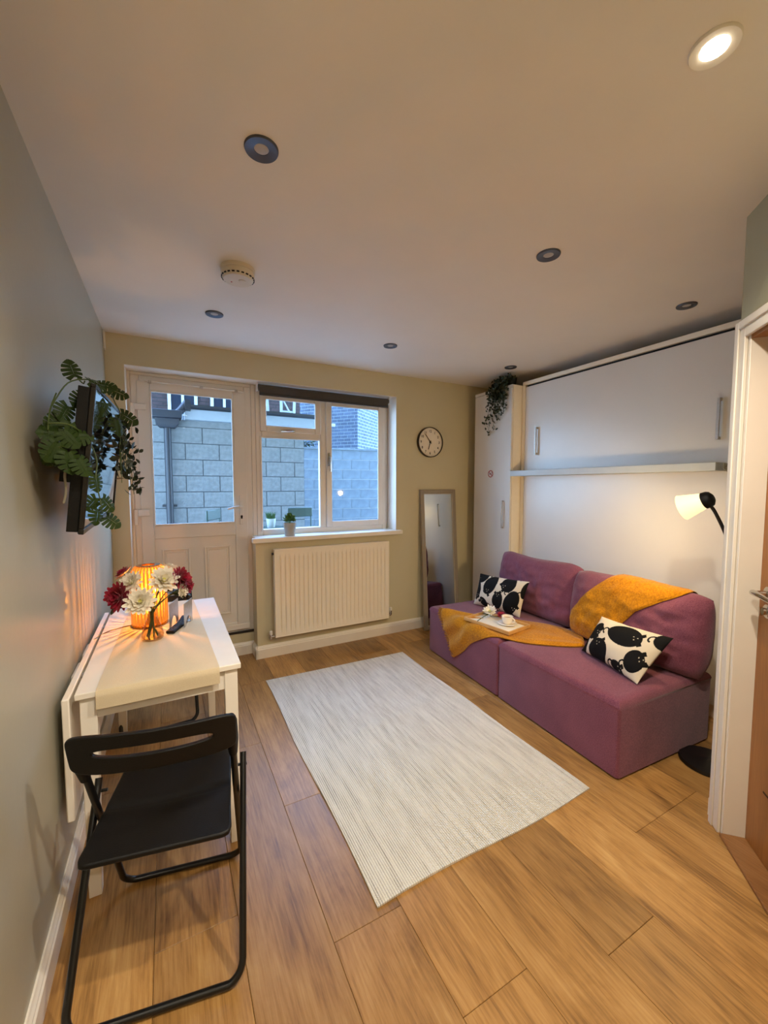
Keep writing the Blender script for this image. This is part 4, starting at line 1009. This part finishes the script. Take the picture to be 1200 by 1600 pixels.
part('dangling_cable', MB().tube([tuple(p) for p in cr([(-.04, -.380, -.0), (-.047, -.395, -.05), (-.040, -.398, -.10), (-.044, -.394, -.14)], 5)], .0035, 6), mat('pale_cable', '#8c8676', 0.5), tv, label='pale dangling cable')

# sockets on the left wall
def wall_socket(label, y, z):
    t = thing('wall_socket', label, 'socket', (XL, y, z), 0, 'white double sockets by the table')
    part('face_plate', MB().bx(0.0005, 0.010, -.073, .073, -.043, .043), M_upvc, t, bevel=0.003)
    for dy in (-.035, .035): part('switch', MB().bx(0.0095, 0.0135, dy-.006, dy+.006, .012, .032), M_upvc, t, bevel=0.001)
    return t
s1 = wall_socket('white double socket nearer the viewer above the table edge', 1.99, 0.655)
s2 = wall_socket('white double socket farther along, taking the lamp plug', 2.22, 0.655)
t = thing('power_plug', 'white plug pushed into the farther wall socket', 'plug', (XL+0.0142, 2.25, 0.65))
part('body', MB().bx(0, .030, -.022, .022, -.024, .024), M_upvc, t, bevel=.006)

# ------------------------------------------------------------------ monstera garland on the television
def monstera_mesh(name):
    mb = MB(); half = []
    # outline as lobes: for each side, finger lobes with slits
    def P(x, y):
        return Vector((x, y, -0.30*x*x - 0.16*max(0, y-.35)**2 + 0.03*math.sin(abs(x)*9)))
    # heart shaped blade: fingers that widen outwards, parted by narrow slits
    yr = [0.05, 0.20, 0.36, 0.52, 0.68, 0.86]
    tips = [(.30, -.16), (.50, .06), (.55, .32), (.50, .58), (.36, .84), (.0, 1.06)]
    for s in (-1, 1):
        for k in range(5):
            (ax, ay), (bx_, by) = tips[k], tips[k+1]
            g = 0.17 if k < 4 else 0.02
            p0 = (0.012, yr[k]); p1 = (0.012 if k < 4 else 0.0, yr[k+1])
            i0 = (p0[0]+(ax-p0[0])*.33, p0[1]+(ay-p0[1])*.33+.004); i1 = (p1[0]+(bx_-p1[0])*.33, p1[1]+(by-p1[1])*.33-.004)
            o0 = (ax+(bx_-ax)*(g if k else 0), ay+(by-ay)*(g if k else 0)); o1 = (bx_-(bx_-ax)*g, by-(by-ay)*g)
            mid = ((o0[0]+o1[0])/2*1.04, (o0[1]+o1[1])/2+.02)
            vs = [mb.b.verts.new(P(s*x, y)) for x, y in (p0, i0, o0, mid, o1, i1, p1)]
            mb.b.faces.new((vs[0], vs[1], vs[5], vs[6])); mb.b.faces.new((vs[1], vs[2], vs[3])); mb.b.faces.new((vs[1], vs[3], vs[5])); mb.b.faces.new((vs[3], vs[4], vs[5]))
    vs = [mb.b.verts.new(P(x, y)) for x, y in ((-.014, 0.0), (.014, 0.0), (.014, .90), (0, 1.02), (-.014, .90))]
    mb.b.faces.new(vs)
    return mb.mesh(name, M_green, smooth=False)
ML = monstera_mesh('monstera_leaf')
def garland(name, label, leaves, stems, m, cat='plant'):
    t = thing(name, label, cat, leaves[0][0])
    b = Vector(leaves[0][0])
    for p, d, nrm, sz in leaves:
        d = Vector(d).normalized(); n = Vector(nrm); n = (n - d*n.dot(d)).normalized(); x = d.cross(n)
        o = link('leaf', ML, t); M = Matrix((x, d, n)).transposed().to_4x4()
        o.matrix_parent_inverse = Matrix.Identity(4); o.location = Vector(p) - b; o.rotation_euler = M.to_euler(); o.scale = (sz*.66,)*3
    mb = MB()
    for pts in stems: mb.tube([tuple(q - b) for q in cr(pts, 5)], 0.0022, 5)
    part('stem', mb, M_stem, t)
    return t
# each: base point, pointing direction, face normal, size
LEAVES = [
 ((-0.255, 1.655, 1.790), (-.25, -.1, .95), (.5, -.8, .2), .085),
 ((-0.215, 1.620, 1.775), (.6, .5, -.15), (.3, -.7, .6), .085),
 ((-0.200, 1.700, 1.785), (.8, -.1, -.1), (.2, -.8, .5), .085),
 ((-0.190, 1.950, 1.820), (.85, .2, -.25), (.2, -.75, .6), .10),
 ((-0.180, 1.720, 1.730), (-.25, -.3, -.7), (.75, -.65, .1), .085),
 ((-0.165, 2.020, 1.740), (.75, .1, -.45), (.3, -.8, .4), .11),
 ((-0.165, 1.850, 1.690), (.15, -.2, -.9), (.75, -.65, .1), .095),
 ((-0.227, 1.600, 1.725), (-.3, -.35, -.55), (.6, -.75, .1), .08),
 ((-0.262, 1.570, 1.685), (-.25, -.35, -.7), (.6, -.75, .1), .085),
 ((-0.272, 1.560, 1.645), (-.5, -.25, -.35), (.5, -.8, .3), .085),
 ((-0.252, 1.535, 1.630), (.1, -.15, -.9), (.6, -.8, .1), .09),
 ((-0.272, 1.520, 1.585), (-.6, -.3, .1), (.4, -.8, .4), .09),
 ((-0.267, 1.500, 1.600), (.4, .1, -.5), (.5, -.85, .2), .09),
 ((-0.277, 1.490, 1.565), (-.35, -.15, -.75), (.55, -.8, .1), .095),
 ((-0.257, 1.500, 1.540), (.15, -.05, -.95), (.6, -.8, .15), .10),
 ((-0.282, 1.550, 1.615), (-.8, -.1, -.1), (.3, -.8, .5), .075),
 ((-0.234, 1.500, 1.520), (.35, .05, -.75), (.6, -.8, .15), .085),
 ((-0.247, 1.520, 1.585), (.6, .2, .1), (.4, -.8, .4), .08),
 ((-0.282, 1.530, 1.545), (-.55, -.1, -.65), (.5, -.8, .2), .085),
 ((-0.205, 1.600, 1.475), (.1, .0, -.95), (.8, -.6, .1), .085),
 ((-0.205, 1.600, 1.400), (-.5, -.2, -.7), (.8, -.6, .1), .075),
 ((-0.195, 1.630, 1.400), (.5, .1, -.75), (.7, -.65, .2), .085),
 ((-0.205, 1.620, 1.365), (-.1, -.1, -.95), (.8, -.55, .1), .085),
 ((-0.190, 1.660, 1.335), (.65, .1, -.6), (.7, -.65, .2), .085),
]
STEMS = [
 [(-.25, 1.66, 1.79), (-.235, 1.66, 1.775), (-.225, 1.62, 1.775)],
 [(-.30, 1.56, 1.68), (-.265, 1.60, 1.76), (-.215, 1.64, 1.785), (-.185, 1.80, 1.80), (-.175, 1.95, 1.77), (-.165, 2.02, 1.74), (-.165, 1.9, 1.68)],
 [(-.30, 1.50, 1.62), (-.25, 1.52, 1.62), (-.215, 1.57, 1.58), (-.200, 1.60, 1.52), (-.205, 1.60, 1.46), (-.198, 1.61, 1.40), (-.195, 1.63, 1.35)],
 [(-.29, 1.57, 1.72), (-.30, 1.53, 1.66), (-.30, 1.50, 1.60)],
]
garland('monstera_garland', 'artificial monstera garland draped around the television edge', LEAVES, STEMS, M_green)

def trailing(name, label, top, strands, spread, leaf, seed, dens=2, step=1):
    random.seed(seed); t = thing(name, label, 'plant', top); b = Vector(top)
    ms = MB(); ml = MB()
    for pts in strands:
        c = cr(pts, 8); ms.tube([tuple(q - b) for q in c], 0.0014, 5)
        for q in c[2::step]:
            for k in range(dens):
                off = Vector((random.gauss(0, spread), random.gauss(0, spread), random.gauss(0, spread*.6)))
                leaf_into(ml, q - b + off, Vector((random.uniform(-1, 1), random.uniform(-1, 1), random.uniform(-1.4, .2))), leaf*random.uniform(.7, 1.2), 0.62)
    part('stem', ms, M_stem, t)
    o = part('foliage', ml, M_vine, t); o['kind'] = 'stuff'
    return t
random.seed(3)
ST = []
for k in range(7):
    y = 1.96 + random.uniform(-.06, .10); x = -.180 + random.uniform(-.005, .015)
    ST.append([(x, y, 1.72), (x+.01, y+random.uniform(-.06, .06), 1.64), (x+.01, y+random.uniform(-.09, .09), 1.57), (x+random.uniform(0, .03), y+random.uniform(-.1, .12), 1.50 + random.uniform(-.05, .04))])
for k in range(4):
    y = 2.10 + .04*k; ST.append([(-.175, y-.03, 1.73), (-.16, y, 1.66), (-.155, y+.03, 1.58), (-.15+.006*k, y+.05, 1.50), (-.145+.006*k, y+.06, 1.42 - .02*(k % 2))])
trailing('trailing_vine', 'dark small leaved artificial vine hanging over the television screen', (-.17, 2.05, 1.73), ST, .016, .037, 11, 1, 2)

# planter and vine on the wardrobe
PX, PY = 2.86, 2.84
t = trailing('trailing_ivy', 'dark trailing plant in a black pot on top of the wardrobe', (PX, PY, CT+0.0008), [[(PX-.02, PY+.02*k-.03, CT+.05), (PX-.075, PY+.02*k-.02+.02, CT+.045), (PX-.095, PY+.035*k-.0, CT-.03), (PX-.09, PY+.035*k+random.uniform(-.02, .02), CT-.13), (PX-.085, PY+.045*k+.02+random.uniform(-.02, .02), CT-.22 - [.02, .08, .02, .16, .20, .10][k % 6])] for k in range(6)] + [[(PX+.0, PY+.03*k-.05, CT+.055), (PX-.05, PY+.03*k-.05, CT+.075), (PX-.09, PY+.035*k-.04, CT+.02), (PX-.085, PY+.035*k-.03, CT-.10)] for k in range(6)], .017, .034, 5, 3)
part('pot', MB().lathe([(.045, 0), (.055, .07), (.050, .07), (.047, .06)], 24), M_black, t)

# ------------------------------------------------------------------ floor lamp
FX, FY = 2.43, 1.045
t = thing('floor_lamp', 'black floor lamp with glowing white shade beside the sofa', 'lamp', (FX, FY-0.065, 0))
part('base', MB().lathe([(.120, 0.0), (.125, .006), (.122, .020), (.03, .026), (.012, .03)], 44), M_blackmetal, t)
part('pole', MB().tube([tuple(p) for p in cr([(.03, -.01, .02), (.045, -.015, .6), (.05, -.02, 1.05), (.045, -.012, 1.17), (.012, .028, 1.30), (-.006, .050, 1.345)], 8)], .008, 10), M_blackmetal, t)
HD = Vector((-.006, .055, 1.372)); AX = Vector((-.10, .90, -.38)).normalized()
MH = Matrix.Translation(HD) @ look(AX)
part('shade_cap', MB().lathe([(.001, -.022), (.020, -.022), (.036, -.012), (.042, .0), (.043, .020), (.041, .022)], 28, MH), M_black, t)
m = mat('glowing_shade', '#f3e7c8', 0.4, var=0.01); q = m.node_tree.nodes['Principled BSDF']; q.inputs['Emission Color'].default_value = (1.0, 0.80, 0.42, 1); q.inputs['Emission Strength'].default_value = 1.15
part('shade', MB().lathe([(.040, .022), (.043, .030), (.062, .100), (.068, .122), (.066, .122), (.060, .100), (.040, .030), (.001, .028)], 36, MH, False, False), m, t, label='white glowing glass shade')
part('bulb', MB().ell((0, 0, .062), (.019, .019, .024), 14, 10, MH), emis('floor_lamp_bulb', (1, .8, .45), 12), t)
l = bpy.data.lights.new('floor_lamp_light', 'SPOT'); l.energy = FLOOR_LAMP_W; l.spot_size = R(165); l.spot_blend = 1.0; l.color = (1.0, 0.74, 0.40); l.shadow_soft_size = 0.035
lo = bpy.data.objects.new('lamp_light', l); COL.objects.link(lo); lo.parent = t; lo.location = HD + AX*0.130; lo.rotation_euler = (-AX).to_track_quat('Z', 'Y').to_euler()
l = bpy.data.lights.new('floor_lamp_glow', 'POINT'); l.energy = FLOOR_LAMP_W*0.27; l.color = (1.0, 0.74, 0.40); l.shadow_soft_size = 0.035
lo = bpy.data.objects.new('lamp_glow', l); COL.objects.link(lo); lo.parent = t; lo.location = HD + AX*0.135

# ------------------------------------------------------------------ courtyard
M_block = mat('concrete_block', '#6e706e', 0.9, var=0.14, vscale=18, bump=0.8, bscale=130)
M_mortar = mat('pale_mortar', '#8e918f', 0.95, var=0.1, bump=0.5)
M_mdark = mat('grey_mortar', '#45494b', 0.95, var=0.1, bump=0.5)
M_block2 = mat('weathered_block', '#5c656a', 0.9, var=0.2, vscale=9, bump=0.6, bscale=100)
o = part('ground', MB().bx(-4, 9, 3.66, 17, 0.05, 0.15), mat('courtyard_concrete', '#b0b2b0', 0.9, var=0.15, bump=0.5)); struct(o, 'grey concrete courtyard ground outside', 'ground')
def block_wall(name, label, loc, rz, length, ztop, pitch, blen, bh, m, mm, off0, depth=0.10, zmin=0.10):
    t = thing(name, label, 'wall', loc, rz)
    n = int((ztop-zmin)/pitch)
    part('mortar_core', MB().bx(0, length, 0.008, depth+0.05, zmin, ztop), mm, t)
    cache = {}
    for r_ in range(n):
        z = ztop - (r_+1)*pitch; x = -((off0 + (r_ % 2)*blen/2) % blen)
        while x < length:
            a, b = max(0, x), min(length, x+blen)
            ln = round(b-a-0.010, 3)
            if ln > 0.03:
                if ln not in cache:
                    mb = MB().bx(0, ln, 0, depth, 0, bh)
                    cache[ln] = mb.mesh('block', m, False)
                o = link('block', cache[ln], t, (a+0.005, random.uniform(-.002, .002), z+(pitch-bh)/2))
            x += blen
    return t
BW = block_wall('block_wall', 'grey concrete block wall across the courtyard behind the downpipe', (-1.2, 6.3, 0), 0, 3.126, 2.252, 0.225, 0.440, 0.214, M_block, M_mdark, 1.2+0.228-0.44*3)
block_wall('garden_wall', 'weathered block boundary wall with pale joints, seen through the right pane', (2.35, 8.85, 0), R(-7), 4.0, 2.26, 0.225, 0.44, 0.210, M_block2, M_mortar, 0.1)
part('coping', MB().bx(0, 4.0, -.02, .17, 2.262, 2.30), M_block2, [o for o in bpy.data.objects if o.name == 'garden_wall'][0])
# eaves above the block wall: plain band, fascia, gutter
t = thing('roof_eaves', 'white fascia with black gutter above the concrete block wall', 'roof', (0.235, 6.3, 2.254))
part('plain_band', MB().bx(-1.4, 1.69, 0.0, 0.15, 0.0, 0.09), M_block, t)
part('fascia', MB().bx(0.0, 1.95, -0.10, 0.15, 0.0915, 0.235), mat('white_fascia', '#8d9396', 0.5, var=0.04), t)
mb = MB().rings([[(x, -0.16+0.055*math.cos(a), 0.275+0.055*math.sin(a)) for a in [PI+PI*k/10 for k in range(11)]] + [(x, -0.16+0.048*math.cos(a), 0.275+0.048*math.sin(a)) for a in [2*PI-PI*k/10 for k in range(11)]] for x in (0.06, 1.95)])
mb.bx(0.0, 0.07, -0.225, -0.10, 0.20, 0.33).bx(1.00, 1.05, -0.22, -0.10, 0.20, 0.285)
part('gutter', mb, mat('black_gutter', '#0b0d10', 0.45, var=0.1), t)
part('roof_deck', MB().bx(0.0, 1.95, -0.10, 1.6, 0.24, 0.285), mat('grey_felt', '#4f575b', 0.9, var=0.1), t)
t = thing('rainwater_pipe', 'dark square hopper with black downpipe on the block wall', 'drainpipe', (0.02, 6.2, 0.15))
M_pipe = mat('dark_grey_pipe', '#11141b', 0.45, var=0.1)
part('hopper', MB().rings([[(a*w, b*w*.6, z) for a, b in ((-1, -1), (1, -1), (1, 1), (-1, 1))] for w, z in ((.09, 2.06), (.135, 2.11), (.145, 2.18), (.175, 2.19), (.185, 2.29))]), M_pipe, t, bevel=.006)
part('downpipe', MB().cyl((0, 0, 0.0), (0, 0, 2.07), .044, 18), M_pipe, t)
for zz in (1.0,): part('pipe_clip', MB().lathe([(.049, zz), (.049, zz+.03)], 18).bx(-.09, .09, .03, .09, zz, zz+.03), M_pipe, t)
part('overflow_arm', MB().tube([(0.10, 0.0, 2.24), (0.17, -.01, 2.31), (.25, -.02, 2.42)], .05, 10), M_pipe, t)
# white ladder-like railing on the flat roof
M_whitem = mat('white_metalwork', '#a4abad', 0.5, var=0.05)
t = thing('roof_railing', 'white metal ladder railing standing on the flat roof', 'railing', (1.3, 7.2, 2.545))
for k, (x, tl) in enumerate(((0.28, -.06), (.50, .0), (.72, .04), (1.15, .0))): part('post', MB().bx(-.02, .02, -.02, .02, 0, .75, Matrix.Translation((x, 0, 0)) @ Matrix.Rotation(tl, 4, 'Y')), M_whitem, t)
for k, z in enumerate((.20, .42, .64)): part('rung', MB().bx(.5, .73, -.012, .012, z-.014, z+.014), M_whitem, t)
part('brace', MB().cyl((.52, 0, .42), (.72, 0, .06), .014, 8), M_whitem, t)
part('base_rail', MB().bx(-1.1, 1.5, -.03, .03, 0.0, .05), M_whitem, t)
# dark brick house behind, painted brick gable at the right
def brick_house(name, label, loc, rz, wx, wy, z0, z1, m, mm, bl=0.225, bh=0.075, faces=('front',), skip=None, gap=.006):
    t = thing(name, label, 'building', loc, rz)
    part('wall_core', MB().bx(0.01, wx-.01, 0.01, wy-.01, z0, z1), mm, t)
    for f in faces:
        ln = wx if f == 'front' else wy; verts = []; fs = []
        for r_ in range(int((z1-z0)/bh)):
            x = -(r_ % 2)*bl/2
            while x < ln:
                a, b = max(0, x)+gap, min(ln, x+bl)-gap
                if b-a > .03 and (skip is None or random.random() > skip):
                    z = z0 + r_*bh; q = random.uniform(0, .004); k = len(verts)
                    P = [(a, -q), (b, -q), (b, .02), (a, .02)]
                    for zz in (z+gap, z+bh-gap):
                        for u, d in P: verts.append((u, d, zz) if f == 'front' else (d, u, zz))
                    fs += [(k, k+1, k+5, k+4), (k+1, k+2, k+6, k+5), (k+3, k, k+4, k+7), (k+4, k+5, k+6, k+7), (k, k+3, k+2, k+1)]
                x += bl
        me = bpy.data.meshes.new('bricks'); me.from_pydata(verts, [], fs); me.materials.append(m)
        o = link('bricks', me, t); o['kind'] = 'stuff'
    return t
M_redb = mat('dark_red_brick', '#362826', 0.9, var=0.3, vscale=8, bump=0.4)
BH = brick_house('brick_house', 'dark brick house with white window frames behind the flat roof', (-2.5, 9.4, 0), 0, 5.3, 3, 2.3, 5.6, M_redb, M_mdark)
for x0_ in (2.55, 3.35):
    w_ = part('window', MB().frame(x0_, x0_+.55, 2.85, 3.9, .06, -.05, .02).bx(x0_+.25, x0_+.30, -.04, .0, 2.91, 3.84), M_whitem, BH)
    part('pane', MB().bx(x0_+.06, x0_+.49, -.01, -.004, 2.91, 3.84), mat('dark_far_pane', '#1a2430', 0.1), w_)
M_paint = mat('blue_grey_brick', '#3f4a58', 0.9, var=0.35, vscale=3, bump=0.4)
brick_house('brick_gable', 'tall old brick building with pale joints above the boundary wall', (5.45, 12.0, 0), R(40), 4.0, 5.0, 0.15, 6.5, M_paint, mat('white_lime_mortar', '#828b90', 0.95, var=0.1), bl=.25, bh=.105, faces=('front', 'side'), gap=.014)
# shrub on the wall end
t = thing('wall_shrub', 'small dark shrub on top of the boundary wall', 'plant', (2.75, 8.9, 2.302))
mb = MB()
for k in range(120): leaf_into(mb, (random.gauss(0, .13), random.gauss(0, .07), abs(random.gauss(.09, .06))), (random.uniform(-1, 1), random.uniform(-1, 1), random.uniform(-.2, 1)), .07, .6)
for k in range(10): mb.tube([(0, 0, 0), (random.uniform(-.2, .2), random.uniform(-.1, .1), random.uniform(.08, .2))], .004, 4)
o = part('foliage', mb, M_vine, t); o['kind'] = 'stuff'

# patio table, pot and chair outside
M_patio = mat('dark_green_metal', '#1c352c', 0.4, var=0.08)
t = thing('patio_table', 'small round green metal table outside the window', 'table', (1.02, 4.75, 0.15))
PZ = 0.80
part('table_top', MB().lathe([(.001, PZ), (.28, PZ), (.285, PZ-.012), (.28, PZ-.025), (.001, PZ-.02)], 40), M_patio, t)
for k in range(3):
    a = 2*PI*k/3 + .4; part('leg', MB().tube([(.05*math.cos(a), .05*math.sin(a), PZ-.02), (.08*math.cos(a), .08*math.sin(a), .5), (.25*math.cos(a), .25*math.sin(a), 0.0)], .012, 8), M_patio, t)
pot_plant('grass_pot', 'white pot of spiky grass on the green patio table outside', (1.055, 4.78, 0.15+PZ+.001), .055, .105, mat('white_pot', '#b5babb', 0.4, var=0.03), True, mat('grass_green', '#315527', 0.6, var=0.3))
def patio_chair(label, loc, rz):
    t = thing('patio_chair', label, 'chair', loc, rz, 'green metal garden chairs')
    part('backrest', MB().bx(-.17, .17, -.012, .012, .90, 1.02), M_patio, t, bevel=.03)
    part('seat', MB().bx(-.19, .19, -.40, -.02, .44, .46), M_patio, t, bevel=.008)
    for s in (-1, 1):
        part('rear_leg', MB().tube([(s*.15, 0, .96), (s*.15, 0, .45), (s*.16, .06, 0)], .010, 8), M_patio, t); part('front_leg', MB().tube([(s*.16, -.38, .45), (s*.17, -.42, 0)], .010, 8), M_patio, t)
    return t
PC = patio_chair('green metal garden chair beside the patio table outside', (1.455, 4.95, 0.15), R(12))
dup(PC, (0.45, 4.95, .15), R(60), 'green metal garden chair seen low through the door pane')
